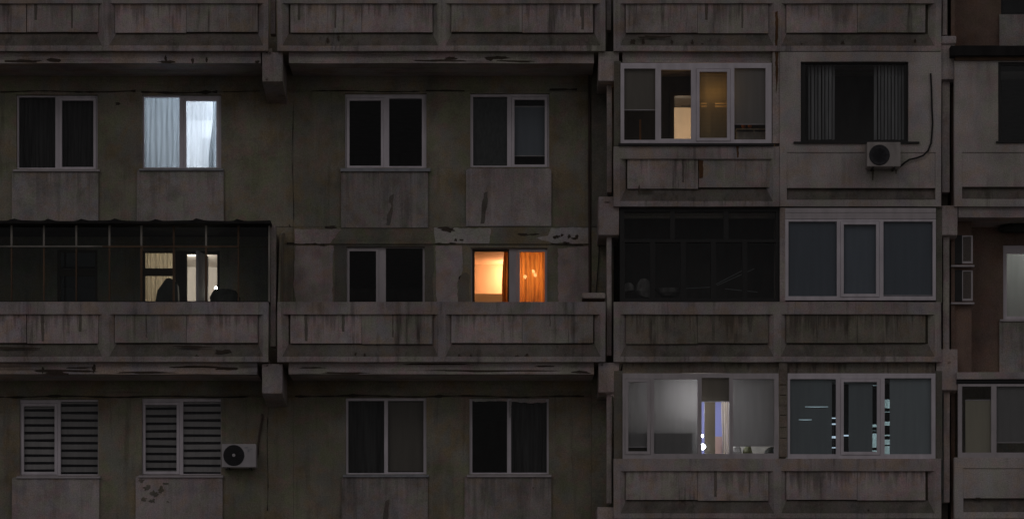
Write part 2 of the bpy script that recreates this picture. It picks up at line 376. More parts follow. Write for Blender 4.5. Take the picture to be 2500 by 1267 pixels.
beam_end(2288, 2338, 502, 574, 4)
beam_end(2286, 2338, 852, 952, 10, [(2318, 884, 8, 8)])

# the edge posts that stand between the bays
def post(a, b, t, bt, d0=.2, d1=.42, m='post', label=None):
    q = MB(); q.box(a, b, t, bt, d0, d1); return q.build('edge_post', M[m], BLD, jit=.006, bev=.01, label=label)
post(660, 672, -150, 84); post(660, 673, 548, 846); post(1481, 1492, -150, 74)
post(1482, 1494, 205, 470, .3, .5); post(1481, 1493, 574, 868); post(1481, 1493, 957, 1228)
post(2301, 2312, -150, 86); post(2300, 2319, 190, 470); post(2302, 2318, 574, 866); post(2304, 2319, 950, 1226)
q = MB(); q.box(2297, 2335, 88, 108, .05, .5); q.build('beam_end', M['brack'], BLD, jit=.006, bev=.03)

# bay C: one balcony above the other
for L in (125, 504, 883, 1265):
    ch = {125: [(1545, L - 22, 20, 18), (1570, L - 20, 9, 24), (1640, L - 20, 8, 20), (1690, L - 20, 7, 26), (1600, L - 34, 90, 10), (1715, L - 14, 12, 12), (1957, L - 16, 7, 10), (2057, L - 18, 12, 18), (2235, L - 25, 7, 12)],
          504: [(1560, L - 40, 6, 34), (1580, L - 36, 50, 6)], 883: [(2100, L - 6, 40, 5)], 1265: [(2120, L - 20, 7, 7), (1780, L - 6, 60, 6)]}[L]
    if L == 504:
        parapet(1498, 1903, L, [(1532, 1704), (1706, 1879)], [], 34, L, chips=ch)
    else:
        parapet(1498, XC1, L, [(1528, 1702.6), (1703.4, 1876), (1920, 2092.6), (2093.4, 2259)], [1898], 34, L, 'panG' if L == 883 else 'pan', chips=ch)
    sl = MB(); sl.box(1520, 2283, L + 1, L + (28 if L != 504 else 3), .12, W + .3)
    sl.cur = 1; sl.wbox(X(1500), X(2296), .131, W + .3, Z(L) + .001, Z(L - 10))
    sl.build('balcony_slab', [M['slab'] if L == 125 else M['panG'], M['soffit']], BLD, jit=.006)

# bay C, middle floor, right half: walled in with a square opening
w = MB()
w.pholes(1904, 2298, 127, 504, [(1955, 2218, 151, 347), (1921, 2284, 372, 488)], .0, .13)
w.build('balcony_infill_wall', M['white'], BLD, jit=.004)
w = MB(); w.box(1918, 2287, 368, 459, .02, .1)
w.cur = 1; w.xprism([(.128, Z(454)), (.118, Z(456)), (.02, Z(489)), (.02, Z(492)), (.128, Z(492))], X(1918), X(2287))
w.build('recessed_panel', [M['white'], M['slope']], BLD, jit=.003)
w = MB(); w.box(1938, 2245, 346, 350, -.05, .1); w.build('window_sill', M['dkframe'], BLD)
w = MB(); w.box(1886, 1905, 127, 350, .03, .15); w.cur = 1
w.patch([(1892, 128), (1900, 128), (1899, 190), (1895, 230)], .03, .003, 1, 3)
w.build('dividing_post', [M['post'], M['rust']], BLD, jit=.005)
w = MB(); w.patch([(1893, 30), (1899, 28), (1900, 90), (1897, 124), (1893, 112)], -.006, .002, 1, 8)
w.build('rust_stain', M['rust'], BLD)
w = MB(); w.patch([(1797, 357), (1804, 357), (1803, 384), (1799, 386)], -.006, .002, 1, 9); w.build('rust_stain', M['rust'], BLD)
w = MB(); w.patch([(1705, 392), (1717, 392), (1716, 434), (1707, 436)], .04, .002, 1, 9); w.build('rust_stain', M['rust'], BLD)
w = MB(); w.box(1904, 1917, 507, 736, .03, W); w.build('dividing_wall', M['post'], BLD, jit=.005)
w = MB(); w.box(1902, 1922, 884, 1114, .03, W); w.cur = 1
for y in (938, 963, 1012, 1042, 1068): w.box(1904, 1920, y, y + 2, .026, .04)
w.build('dividing_wall', [M['brick'], M['joint']], BLD, jit=.005)
w = MB(); w.box(1893, 1910, 155, 357, .16, W); w.build('dividing_wall', M['post'], BLD)

# flat facade of bays A and B
WIN = {  # name: rect, panes (a, b, t, bt, sash)
 'A1': (40, 238, 232, 413, [(46, 135, 238, 410, 0), (151, 228, 246, 408, 1)]),
 'A2': (347, 540, 232, 411, [(352, 438, 238, 409, 0), (455, 528, 247, 409, 1)]),
 'B1': (842, 1041, 229, 410, [(853, 930, 246, 405, 1), (950, 1030, 241, 406, 0)]),
 'B2': (1148, 1341, 228, 408, [(1155, 1238, 237, 405, 0), (1256, 1330, 244, 402, 1)]),
 'B3': (846, 1037, 602, 768, [(853, 918, 613, 764, 1), (942, 1032, 606, 764, 0)]),
 'B4': (1150, 1336, 605, 768, [(1153, 1243, 608, 766, 0), (1269, 1330, 615, 764, 1)]),
 'A5': (48, 240, 974, 1160, [(58, 133, 991, 1151, 1), (148, 239, 980, 1157, 0)]),
 'A6': (346, 540, 971, 1158, [(355, 431, 988, 1150, 1), (447, 539, 980, 1156, 0)]),
 'B5': (844, 1041, 970, 1157, [(850, 938, 978, 1154, 0), (947, 1034, 978, 1152, 0)]),
 'B6': (1146, 1340, 971, 1157, [(1153, 1238, 978, 1153, 0), (1248, 1335, 980, 1153, 0)]),
}
def hr(k, gr=0): r = WIN[k]; return (r[0] - gr, r[1] + gr, r[2] - gr, r[3] + gr)
DOORA = (428, 536, 612, 868)                              # balcony door of bay A behind the shed-roofed glazing
WA5 = (348, 426, 612, 768); WA6 = (140, 238, 610, 768)
rows = [(-400, 152, [], []), (224, 553, ['A1', 'A2'], ['B1', 'B2']), (596, 915, [], ['B3', 'B4']), (969, 1300, ['A5', 'A6'], ['B5', 'B6'])]
for t, b, ka, kb in rows:
    for x0, x1, ks, ex in ((-400, 716, ka, [DOORA, WA5, WA6] if t == 596 else []), (716.5, 1444, kb, [])):
        m = MB(); m.pholes(x0, x1, t, b, [hr(k) for k in ks] + ex, W, W + .25)
        m.build('wall_panel', M['wall'], BLD, jit=.004, cut=.5)
# edge beams between the panel rows
for t, b, lab in ((152, 223.4, 0), (553.6, 595.4, 1), (915.4, 968.4, 2)):
    for x0, x1 in ((-400, 716), (716.5, 1444)):
        m = MB(); dd = W + .012 if lab != 1 or x0 < 0 else W - .03
        m.box(x0, x1, t, b, dd, W + .27)
        if lab == 1 and x0 > 0:
            m.cur = 1; m.patch([(705 + 14, 560), (836, 559), (812, 586), (806, 594), (719, 594)], dd, .004, 1.5, 2)
            m.cur = 2; m.patch([(1060, 556), (1198, 558), (1194, 595), (1062, 594)], dd, .004, 1.5, 4); m.patch([(1346, 556), (1436, 556), (1443, 593), (1352, 594), (1300, 580), (1338, 575)], dd, .004, 2, 5)
            m.cur = 3
            for px, py, w_, h_ in ((805, 555, 50, 10), (1096, 562, 45, 16), (1085, 556, 40, 8), (1112, 586, 9, 12), (1126, 586, 14, 6), (1278, 573, 36, 9), (1305, 572, 30, 6), (1358, 578, 22, 14), (1372, 574, 12, 12), (1389, 577, 10, 16), (1402, 582, 20, 8), (1408, 578, 10, 14), (1382, 593, 24, 8)):
                m.flake(px, py, w_, h_, dd - .004, int(px), .6)
        m.build('edge_beam', [M['beam'], M['pink'], M['flak'], M['spall']], BLD, jit=.005, cut=.4)
# open joints between the panels
def joint(pts, d, w=3, seed=0):
    rd = random.Random(seed); top, bot = [], []
    for (ax, ay), (bx, by) in zip(pts, pts[1:]):
        n = max(2, int(math.hypot(bx - ax, by - ay) / 14)); ver = abs(by - ay) > abs(bx - ax)
        for k in range(n):
            t = k / n; q = rd.uniform(.3, 1) * w * (1.8 if rd.random() < .12 else 1); o = math.sin(k * .35 + seed) * 1.6
            x, y = ax + (bx - ax) * t, ay + (by - ay) * t
            if ver: top.append((X(x + o - q / 2, d), Z(y, d))); bot.append((X(x + o + q / 2, d), Z(y, d)))
            else: top.append((X(x, d), Z(y + o - q / 2, d))); bot.append((X(x, d), Z(y + o + q / 2, d)))
    m = MB(); m.prism(top + bot[::-1], d - .003, d + .006); return m
for pts, w_, sd in (([(-300, 225), (345, 224)], 4, 1), ([(345, 226), (545, 226)], 7, 12), ([(545, 224), (650, 224)], 2, 2), ([(760, 223), (1040, 224)], 2.5, 3), ([(1040, 223), (1150, 223)], 4, 4), ([(1342, 221), (1425, 218)], 6, 5), ([(-300, 968), (620, 968)], 5, 6), ([(720, 966), (1440, 968)], 5, 7), ([(714, 270), (716, 552)], 2, 8), ([(655, 985), (652, 1260)], 2, 9), ([(700, 595), (808, 596)], 6, 10), ([(1062, 595), (1130, 595)], 6, 11), ([(1345, 594), (1440, 597)], 3, 13), ([(704, 548), (710, 560)], 5, 14)):
    joint(pts, W - .03 if pts[0][1] in (595, 594) else W - .001, w_, sd).build('panel_joint', M['joint'], BLD)
# paint and render patches round the lower windows of bay B
for mk, pts, sd in (('pink', [(722, 600), (814, 600), (812, 680), (810, 770), (726, 770), (716, 690)], 1), ('grey', [(818, 598), (1058, 598), (1061, 650), (1056, 690), (1063, 770), (814, 770), (816, 690)], 2),
                    ('pink', [(1064, 600), (1128, 600), (1130, 660), (1116, 690), (1118, 770), (1068, 770), (1064, 690)], 3), ('grey', [(1120, 676), (1138, 664), (1146, 672), (1146, 770), (1118, 770)], 4), ('pink', [(1362, 606), (1440, 600), (1442, 770), (1364, 770)], 5)):
    m = MB()
    ks = hr('B3') if sd == 2 else None
    if ks:                                                # frame-shaped patch round the window
        for part in ([(818, 598), (1058, 598), (1058, ks[2]), (818, ks[2])], [(816, ks[2]), (ks[0], ks[2]), (ks[0], 770), (813, 770), (817, 690)], [(ks[1], ks[2]), (1058, ks[2]), (1061, 650), (1056, 690), (1063, 770), (ks[1], 770)]): m.patch(part, W, .004, 0 if part[0][1] == 598 else 1.2, sd)
    else: m.patch(pts, W, .004, 1.6, sd)
    m.build('paint_patch', M[mk], BLD)

def frame_pieces(parent, rect, panes, d, fm, gm='glass', th=.07, glassed=True, sash_w=7):
    f = MB(); f.pholes(rect[0] - 1, rect[1] + 1, rect[2] - 1, rect[3] + 1, [(a - sash_w, b + sash_w, t - sash_w, bt + sash_w) if s and not s == 2 else (a, b, t, bt) for a, b, t, bt, s in panes], d, d + th)
    fo = f.build('window_frame' if parent.get('category') else 'frame', fm, parent, bev=.004)
    host = fo if parent.get('category') is None else parent
    for a, b, t, bt, s in panes:
        if s and s != 2:
            q = MB(); q.pholes(a - sash_w + .3, b + sash_w - .3, t - sash_w + .3, bt + sash_w - .3, [(a, b, t, bt)], d - .014, d + th - .02); q.build('sash', fm, host, bev=.004)
        if glassed and s != 2:
            q = MB(); y = d + .03; q.v += [(X(a - 1, y), y, Z(bt + 1, y)), (X(b + 1, y), y, Z(bt + 1, y)), (X(b + 1, y), y, Z(t - 1, y)), (X(a - 1, y), y, Z(t - 1, y))]; q.face((0, 1, 2, 3)); q.build('pane', gm, host)
    return fo

WLAB = {'A2': 'window lit bluish white behind net curtains', 'B4': 'window glowing orange with one curtain half drawn', 'A5': 'window with striped zebra blinds', 'A6': 'window with striped zebra blinds beside the fan unit', 'B6': 'dark window with a torn paper strip along the top'}
for k, (a, b, t, bt, panes) in WIN.items():
    d = W + .07
    fm = M['pvcO'] if k in ('B4', 'B3') else M['pvc']
    wf = MB(); holes = [(p[0] - 7, p[1] + 7, p[2] - 7, p[3] + 7) if p[4] else p[:4] for p in panes]
    wf.pholes(a - 1, b + 1, t - 1, bt + 1, holes, d, d + .07)
    wo = wf.build('window', fm, BLD, bev=.004)
    if k in WLAB: wo['label'] = WLAB[k]
    for i, p in enumerate(panes):
        if p[4]:
            q = MB(); q.pholes(p[0] - 6.7, p[1] + 6.7, p[2] - 6.7, p[3] + 6.7, [p[:4]], d - .015, d + .05); q.build('sash', fm, wo, bev=.004)
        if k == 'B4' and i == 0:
            q = MB(); q.pholes(1152.5, 1243.5, 607.5, 767, [(1159, 1240, 614, 766)], d + .01, d + .06); q.build('reveal_shade', M['wood'], wo)  # dark frame stands in for the shade of the unlit reveal
            continue                 # this leaf stands open
        q = MB(); y = d + .03; q.v += [(X(p[0] - 1, y), y, Z(p[3] + 1, y)), (X(p[1] + 1, y), y, Z(p[3] + 1, y)), (X(p[1] + 1, y), y, Z(p[2] - 1, y)), (X(p[0] - 1, y), y, Z(p[2] - 1, y))]; q.face((0, 1, 2, 3)); q.build('pane', M['glass'], wo)
    if k in ('A1', 'A2', 'B1', 'B5', 'A5', 'A6', 'B6'):
        q = MB(); e = 6 if k != 'B1' else 10
        q.xprism([(W - .09, Z(bt + (8 if k == 'B1' else 5), W) - .02), (W - .09, Z(bt + 3, W) - .005), (d - .002, Z(bt - 1, W)), (d - .002, Z(bt + 6, W) - .02)], X(a - e, W), X(b + e, W))
        q.build('sill', M['sill'] if k in ('B1', 'B5', 'A2') else M['pvcO'], wo)
# torn strip of paper and foam along the head of the lowest right window
q = MB(); q.patch([(1150, 973), (1240, 973), (1238, 980), (1200, 978), (1160, 981)], W + .06, .003, 1, 3); q.patch([(1248, 972), (1333, 974), (1332, 982), (1290, 984), (1252, 980)], W + .06, .003, 1.5, 4)
q.patch([(1243, 978), (1249, 976), (1247, 1018), (1244, 1020)], W + .05, .003, 1, 5)
q.build('paper_strip', M['flak'], BLD)
# render panels under the windows
for a, b, t, bt, mk, sd in ((29, 240, 415, 556, 'span', 1), (334, 546, 413, 556, 'span', 2), (833, 1045, 419, 556, 'span', 3), (1138, 1346, 412, 552, 'spanP', 4), (29, 242, 1164, 1300, 'spanP', 5), (331, 543, 1160, 1300, 'spanP', 6), (834, 1044, 1162, 1300, 'span', 7), (1134, 1346, 1160, 1300, 'span', 8)):
    m = MB(); d = W - .05
    A, B, T, Bt = X(a, d), X(b, d), Z(t, d), Z(bt, d); r = .05
    m.prism([(A, Bt), (B, Bt), (B, T - r), (B - r * .3, T - r * .3), (B - r, T), (A + r, T), (A + r * .3, T - r * .3), (A, T - r)], d, W + .01)
    if sd == 6:
        m.cur = 1
        for px, py, w_, h_ in ((360, 1190, 26, 20), (378, 1205, 30, 22), (392, 1195, 20, 24), (350, 1216, 24, 16), (372, 1222, 24, 14), (402, 1180, 26, 8), (345, 1172, 20, 12), (410, 1224, 8, 6)): m.flake(px, py, w_, h_, d, int(px + py), .65, .006)
    if sd in (3, 4, 7):
        m.cur = 2; q = {3: 955, 4: 1185, 7: 945}[sd]
        m.patch([(q - 4, t + 60), (q + 6, t + 55), (q + 4, t + 95), (q - 3, bt - 6), (q - 12, bt - 6), (q - 9, t + 90)], d, .002, 1.4, sd)
    if sd == 8: m.cur = 1; m.flake(1302, 1191, 5, 8, d, 5)
    m.build('spandrel_panel', [M[mk], M['grey'], M['slope']], BLD, jit=.004, cut=.4)
# holes and knocks in the flat wall
q = MB(); q.flake(288, 254, 14, 10, W, 3)
q.build('spalled_hole', M['spall'], BLD)
# set-back strip between bay B and bay C
m = MB(); m.box(1444.5, 1484, -100, 553, W - .12, W + .25); m.build('wall_strip', M['grey'], BLD, jit=.006)
m = MB(); m.box(1444.5, 1484, 553.5, 1300, W - .1, W + .25); m.build('wall_strip', M['beam'], BLD, jit=.006)
m = MB(); m.box(1421, 1478, 714, 728, .14, .6); m.build('ledge_stub', M['post'], BLD, jit=.008, bev=.03)
m = MB(); m.xprism([(.6, Z(560)), (.18, Z(735)), (.18, Z(750)), (W, Z(750)), (W, Z(540))], X(676), X(681)); m.build('dividing_fin', M['wall'], BLD, jit=.004)
# cross walls, side walls, floors and the rest of the block out of the picture
m = MB()
for x in (1484, 2300): m.box(x, x + 14, -400, 1300, .5, W + .3)
m.build('cross_wall', M['grey'], BLD)
m = MB(); m.wbox(X(-400, W), X(2900, W), W + .02, W + .25, .0, Z(1300, W) - .002); m.build('lower_wall', M['wall'], BLD)
m = MB(); m.wbox(X(-398, W), X(2898, W), 9.8, 10, 0, Z(-401, W)); m.wbox(X(-400, W), X(-398, W), W + .26, 10, 0, Z(-402, W)); m.wbox(X(2898, W), X(2900, W), W + .26, 10, 0, Z(-402, W)); m.wbox(X(-400, W), X(2900, W), W + .26, 10, Z(-402, W), Z(-420, W)); m.build('rear_wall', M['wall'], BLD)
m = MB()
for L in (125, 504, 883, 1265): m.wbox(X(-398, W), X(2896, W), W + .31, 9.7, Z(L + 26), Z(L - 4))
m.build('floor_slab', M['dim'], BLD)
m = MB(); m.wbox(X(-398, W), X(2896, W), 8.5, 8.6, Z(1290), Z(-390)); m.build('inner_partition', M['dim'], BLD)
# back walls of the glazed balconies of bay C
DC1 = (1645, 1690, 234, 470); DC3 = (1712, 1784, 975, 1240); DC3R = (2026, 2176, 940, 1240); WC3 = (1657, 1706, 955, 1015)
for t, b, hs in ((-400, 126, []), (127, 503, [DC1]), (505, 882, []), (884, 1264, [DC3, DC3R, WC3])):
    m = MB(); m.pholes(1499, 2299, t, b, hs, W + .1, W + .28); m.build('balcony_back_wall', M['int'] if t == 884 else M['dkint'] if t == 505 else M['dim'] if t == 127 else M['wall'], BLD)

# bay D at the right edge
Dm = 2900
m = MB(); m.pholes(2315, Dm, -400, 112, [(2444, 2640, -90, 36)], W, W + .25); m.build('wall_panel', M['brown'], BLD, jit=.004)
m = MB(); m.box(2440, 2650, 36, 118, W - .05, W + .01); m.build('spandrel_panel', M['span'], BLD)
q = MB(); q.pholes(2443, 2641, -91, 37, [(2449, 2540, -84, 31)], W + .07, W + .13); wo = q.build('window', M['dkframe'], BLD)
q = MB(); q.box(2448, 2541, -85, 32, W + .1, W + .105); q.build('pane', M['glass'], wo)
m = MB(); m.box(2322, Dm, 112, 136, -.12, W); m.build('awning_edge', M['tar'], BLD, jit=.006)
m = MB(); m.box(2332, Dm, 136.5, 148, -.02, .1); m.build('awning_batten', M['rustbar'], BLD, jit=.004)
m = MB(); m.pholes(2330, Dm, 149, 504, [(2437, 2700, 152, 346), (2349, 2760, 372, 486)], .02, .14); m.build('balcony_infill_wall', M['white'], BLD, jit=.004)
m = MB(); m.box(2345, 2765, 368, 456, .04, .12); m.cur = 1; m.xprism([(.135, Z(452)), (.13, Z(455)), (.04, Z(487)), (.04, Z(490)), (.135, Z(490))], X(2345), X(2765)); m.build('recessed_panel', [M['white'], M['slope']], BLD)
m = MB(); m.box(2432, 2720, 345, 349, -.02, .1); m.build('window_sill', M['dkframe'], BLD)
q = MB(); q.pholes(2436, 2701, 151, 347, [(2444, 2560, 160, 342)], .06, .11); wo = q.build('window', M['dkframe'], BLD)
q = MB(); q.box(2443, 2561, 159, 343, .08, .085); q.build('pane', M['glass'], wo)
m = MB(); m.box(2340, Dm, 504.5, 531, .1, W); m.build('balcony_slab', M['slab'], BLD, jit=.006)
m = MB(); m.pholes(2322, Dm, 531, 910, [(2449, 2600, 598, 780)], W, W + .25); m.build('wall_panel', M['brown'], BLD, jit=.004)
m = MB(); m.box(2440, 2640, 783, 908, W - .05, W + .01); m.build('spandrel_panel', M['span'], BLD)
WD = (2449, 2600, 598, 780); d = W + .06
q = MB(); q.pholes(2448, 2601, 597, 781, [(2458, 2540, 619, 772)], d, d + .07); wo = q.build('window', M['pvc'], BLD, bev=.004, label='window with a pale lit blind at the brown wall')
q = MB(); y = d + .03; q.v += [(X(2457, y), y, Z(773, y)), (X(2541, y), y, Z(773, y)), (X(2541, y), y, Z(618, y)), (X(2457, y), y, Z(618, y))]; q.face((0, 1, 2, 3)); q.build('pane', M['glass'], wo)
q = MB(); q.box(2442, 2610, 779, 784, W - .08, d); q.build('sill', M['pvcO'], wo)
# two small side windows of the recessed balcony
for t, b in ((575, 643), (660, 734)):
    q = MB(); d = .5; q.pholes(2325, 2375, t, b, [(2328, 2347, t + 4, b - 4), (2351, 2371, t + 3, b - 5)], d, d + .05); q.cur = 1; q.box(2324, 2349, t - 1, b + 1, d - .01, d + .04); wo = q.build('window', [M['pvcO'], M['dkframe']], BLD)
    q = MB(); q.box(2351, 2371, t + 3, b - 5, d + .02, d + .025); q.build('pane', M['glass'], wo)
    q = MB(); q.box(2322, 2379, b + 4, b + 8, d - .1, d + .1); q.build('sill', M['pvcO'], wo)
for t, b in ((643, 664), (742, 908), (531, 575)):
    m = MB(); m.box(2326, 2372, t, b, .52, .6); m.build('side_wall', M['brown'], BLD, jit=.004)
m = MB(); m.box(2336, Dm, 908, 925, .0, W); m.build('balcony_slab', M['slab'], BLD, jit=.006)
m = MB(); m.box(2330, Dm, 1116, 1142, 0, .13); m.box(2330, 2352, 1142, 1265, 0, .13); m.box(2352, Dm, 1140, 1215, .02, .12)
m.cur = 2; m.xprism([(.13, Z(1212)), (.118, Z(1214)), (.0, Z(1249)), (.13, Z(1249))], X(2352), X(Dm)); m.cur = 0; m.box(2352, Dm, 1249.1, 1265, -.01, .13); m.cur = 1; m.flake(2388, 1216, 18, 7, .02, 3)
m.build('balcony_parapet', [M['white'], M['spall'], M['slope']], BLD, jit=.005)
m = MB(); m.box(2322, Dm, 1266, 1290, .1, W); m.build('balcony_slab', M['slab'], BLD)
m = MB(); m.box(2322, Dm, 926, 1300, W + .1, W + .3); m.build('balcony_back_wall', M['wall'], BLD)
m = MB(); m.box(2322, 2331, -400, 1300, .45, W); m.build('cross_wall', M['brown'], BLD)

# ------------------------------------------------------------------ glazed balconies
def enclosure(label, rect, panes, d, fm, gm, group=None, th=.06, extra=None, sw=8):
    o = thing('balcony_glazing', label, 'balcony glazing', (X((rect[0] + rect[1]) / 2, d), d, Z(rect[3], d)), group)
    f = MB(); f.pholes(*rect, [(a - sw, b + sw, t - sw, bt + sw) if s else (a, b, t, bt) for a, b, t, bt, s in panes], d, d + th)
    f.build('frame', fm, o, bev=.005)
    for a, b, t, bt, s in panes:
        if s:
            q = MB(); q.pholes(a - sw + .4, b + sw - .4, t - sw + .4, bt + sw - .4, [(a, b, t, bt)], d - .016, d + th - .02); so = q.build('sash', fm, o, bev=.004)
        q = MB(); y = d + .03; q.v += [(X(a - 1, y), y, Z(bt + 1, y)), (X(b + 1, y), y, Z(bt + 1, y)), (X(b + 1, y), y, Z(t - 1, y)), (X(a - 1, y), y, Z(t - 1, y))]; q.face((0, 1, 2, 3)); q.build('pane', gm, so if s else o)
    return o
GD = .03
e0 = enclosure('white framed balcony glazing of four panes with a warm lit doorway behind', (1515, 1884, 154, 351), [(1524, 1600, 168, 342, 0), (1614, 1687, 171, 339, 0), (1708, 1775, 176, 337, 1), (1793, 1869, 167, 341, 0)], GD, M['pvc'], M['glass'])
q = MB(); q.box(1510, 1888, 350, 356, -.05, .1); q.build('window_sill', M['dkframe'], BLD)
e2 = enclosure('unlit black framed balcony glazing with junk piled inside', (1513, 1905, 507, 737), [(1524, 1636, 518, 584, 0), (1648, 1766, 518, 584, 0), (1779, 1894, 518, 584, 0), (1526, 1587, 592, 728, 0), (1600, 1661, 592, 728, 0), (1675, 1735, 592, 728, 0), (1748, 1812, 592, 728, 0), (1825, 1894, 592, 728, 0)], .1, M['dkframe'], M['glass'])
e3 = enclosure('white three part balcony glazing with blue grey blinds fully down', (1917, 2285, 535, 733), [(1925, 2043, 541, 723, 0), (2060, 2139, 548, 717, 1), (2157, 2277, 541, 723, 0)], GD, M['pvc'], M['glassB'])
q = MB(); q.box(1917, 2285, 508, 534.6, GD - .01, .12); q.box(1917, 2285, 516, 519, GD - .02, .1); q.build('head_panel', M['pvcO'], e3, bev=.004)
def side_board(o, a, b, t, bt, m_='grey'):
    q = MB(); q.box(a, b, t, bt, GD + .05, GD + .12); q.build('side_board', M[m_], o)
e4 = enclosure('white balcony glazing with grey blinds and a bright lamp in the gap', (1520, 1901, 911, 1120), [(1534, 1580, 932, 1101, 1), (1597, 1703, 925, 1107, 0), (1713, 1780, 922, 1107, 0), (1790, 1890, 925, 1106, 0)], GD, M['pvcO'], M['glass'])
e5 = enclosure('white three part balcony glazing with greenish blinds and bluish light slits', (1923, 2284, 911, 1120), [(1929, 2041, 925, 1108, 0), (2060, 2141, 932, 1102, 1), (2160, 2274, 923, 1108, 0)], GD, M['pvc'], M['glassB'])
e6 = enclosure('balcony glazing at the block end with a half width pale blind', (2339, 2640, 937, 1117), [(2349, 2420, 943, 1104, 0), (2433, 2530, 943, 1104, 0), (2542, 2630, 943, 1104, 0)], GD, M['pvcO'], M['glass'])
q = MB(); q.box(2336, Dm, 926, 936, .03, .2); q.build('head_batten', M['black'], e6)

side_board(e0, 1499, 1516, 150, 357); side_board(e0, 1883, 1889, 150, 357); side_board(e4, 1499, 1521, 905, 1121); side_board(e5, 2283, 2300, 905, 1121); side_board(e3, 2284, 2300, 505, 738)
# the shed-roofed glazing on the left balcony
e1 = thing('balcony_glazing', 'makeshift balcony glazing of thin rusty bars under a black felt roof', 'balcony glazing', (X(255), GD, Z(737)))
bars = [-132, -52, 28, 107, 186, 267, 345, 424, 503, 582]
for i, x in enumerate(bars):
    q = MB(); q.box(x - 2.2, x + 2.2, 549, 601, GD, GD + .035); q.build('upper_bar', M['steel'] if i not in (7, 9) else M['rustbar'], e1)
    q = MB(); q.box(x - (2.6 if 330 < x < 520 else 1.8), x + (2.6 if 330 < x < 520 else 1.8), 605, 737, GD, GD + .035); q.build('lower_bar', M['rustbar'], e1)
q = MB(); q.box(XA0, 657, 545, 549, GD - .005, GD + .03); q.build('head_bar', M['pvcO'], e1)
q = MB(); q.box(XA0, 250, 600, 603, GD - .004, GD + .036); q.cur = 1; q.box(250, 583, 600, 604, GD - .004, GD + .036); q.build('transom', [M['steel'], M['rustbar']], e1)
q = MB(); q.box(XA0, 657, 735, 738, GD - .01, .12); q.build('bottom_rail', M['black'], e1)
q = MB(); q.box(655, 659, 545, 737, GD - .01, GD + .05); q.build('corner_post', M['steel'], e1)
q = MB(); q.wbox(X(654), X(657), GD + .06, W - .01, Z(737), Z(549)); q.build('end_board', M['black'], e1)
for a, b in zip([XA0] + bars, bars + [655]):
    for t, bt in ((549, 601), (603, 736)):
        q = MB(); y = GD + .02; q.v += [(X(a + 2), y, Z(bt)), (X(b - 2), y, Z(bt)), (X(b - 2), y, Z(t)), (X(a + 2), y, Z(t))]; q.face((0, 1, 2, 3)); q.build('pane', M['glassD'] if (a < 340 or a > 570 or t == 549) else M['glass'], e1)
rf = MB(); n = 90; prev = None                            # wavy felt roof
top, bot = [], []
bumps = [30, 115, 195, 277, 376, 478, 576, -60]
for k in range(n + 1):
    px = XA0 - 8 + (668 - XA0) * k / n
    z = Z(538 - 5 * max(0, 0) , -.15)
    bmp = sum(9 * math.exp(-((px - b) / (5 if px < b else 14)) ** 2) for b in bumps)
    zt = Z(539 - bmp * .6 - .8 * math.sin(px * .03), -.15); zb = Z(545.5, -.15)
    top.append((X(px, -.15), zt)); bot.append((X(px, -.15), zb))
for (x, zt), (x2, zb) in zip(top, bot):
    for y, dz in ((-.15, 0), (W + .12, -.02)): rf.vert((x, y, zt + dz)); rf.vert((x2, y, zb + dz))
for k in range(n):
    a, b = 4 * k, 4 * (k + 1)
    rf.face((a, b, b + 2, a + 2)); rf.face((a + 1, a + 3, b + 3, b + 1)); rf.face((a, a + 1, b + 1, b)); rf.face((a + 2, b + 2, b + 3, a + 3))
rf.face((0, 2, 3, 1)); rf.face((4 * n, 4 * n + 1, 4 * n + 3, 4 * n + 2))
rf.build('felt_roof', M['tar'], e1)
# bay A behind it: window with a transom, open balcony door
d = W + .05
q = MB(); q.pholes(347, 427, 611, 769, [(354, 421, 617, 655, ), (354, 421, 673, 764)], d, d + .07); wo = q.build('window', M['wood'], BLD, label='wooden window with a cream curtain behind the makeshift glazing')
for t, b in ((617, 655), (673, 764)):
    q = MB(); y = d + .03; q.v += [(X(353, y), y, Z(b + 1, y)), (X(422, y), y, Z(b + 1, y)), (X(422, y), y, Z(t - 1, y)), (X(353, y), y, Z(t - 1, y))]; q.face((0, 1, 2, 3)); q.build('pane', M['glass'], wo)
q = MB(); q.pholes(139, 239, 609, 769, [(147, 232, 616, 656), (147, 232, 674, 764)], d, d + .07); wo = q.build('window', M['wood'], BLD, label='unlit wooden window behind the makeshift glazing')
for t, b in ((616, 656), (674, 764)):
    q = MB(); q.box(146, 233, t - 1, b + 1, d + .03, d + .034); q.build('pane', M['glass'], wo)
q = MB(); q.pholes(427, 537, 611, 869, [(456, 530, 620, 860)], d, d + .1); do = q.build('door', M['dim'], BLD, label='open balcony door behind the makeshift glazing')
q = MB(); c, s_ = math.cos(R(68)), math.sin(R(68)); hx = X(501, 1.0)   # the leaf stands out onto the balcony
x0, y0 = X(503, 1.2), W + .04
q.zprism([(x0, y0), (x0 - .30 * c, y0 - .7 * s_), (x0 - .30 * c + .045, y0 - .7 * s_), (x0 + .045, y0)], Z(868, 1), Z(622, 1)); q.build('door_leaf', M['pvcO'], do)

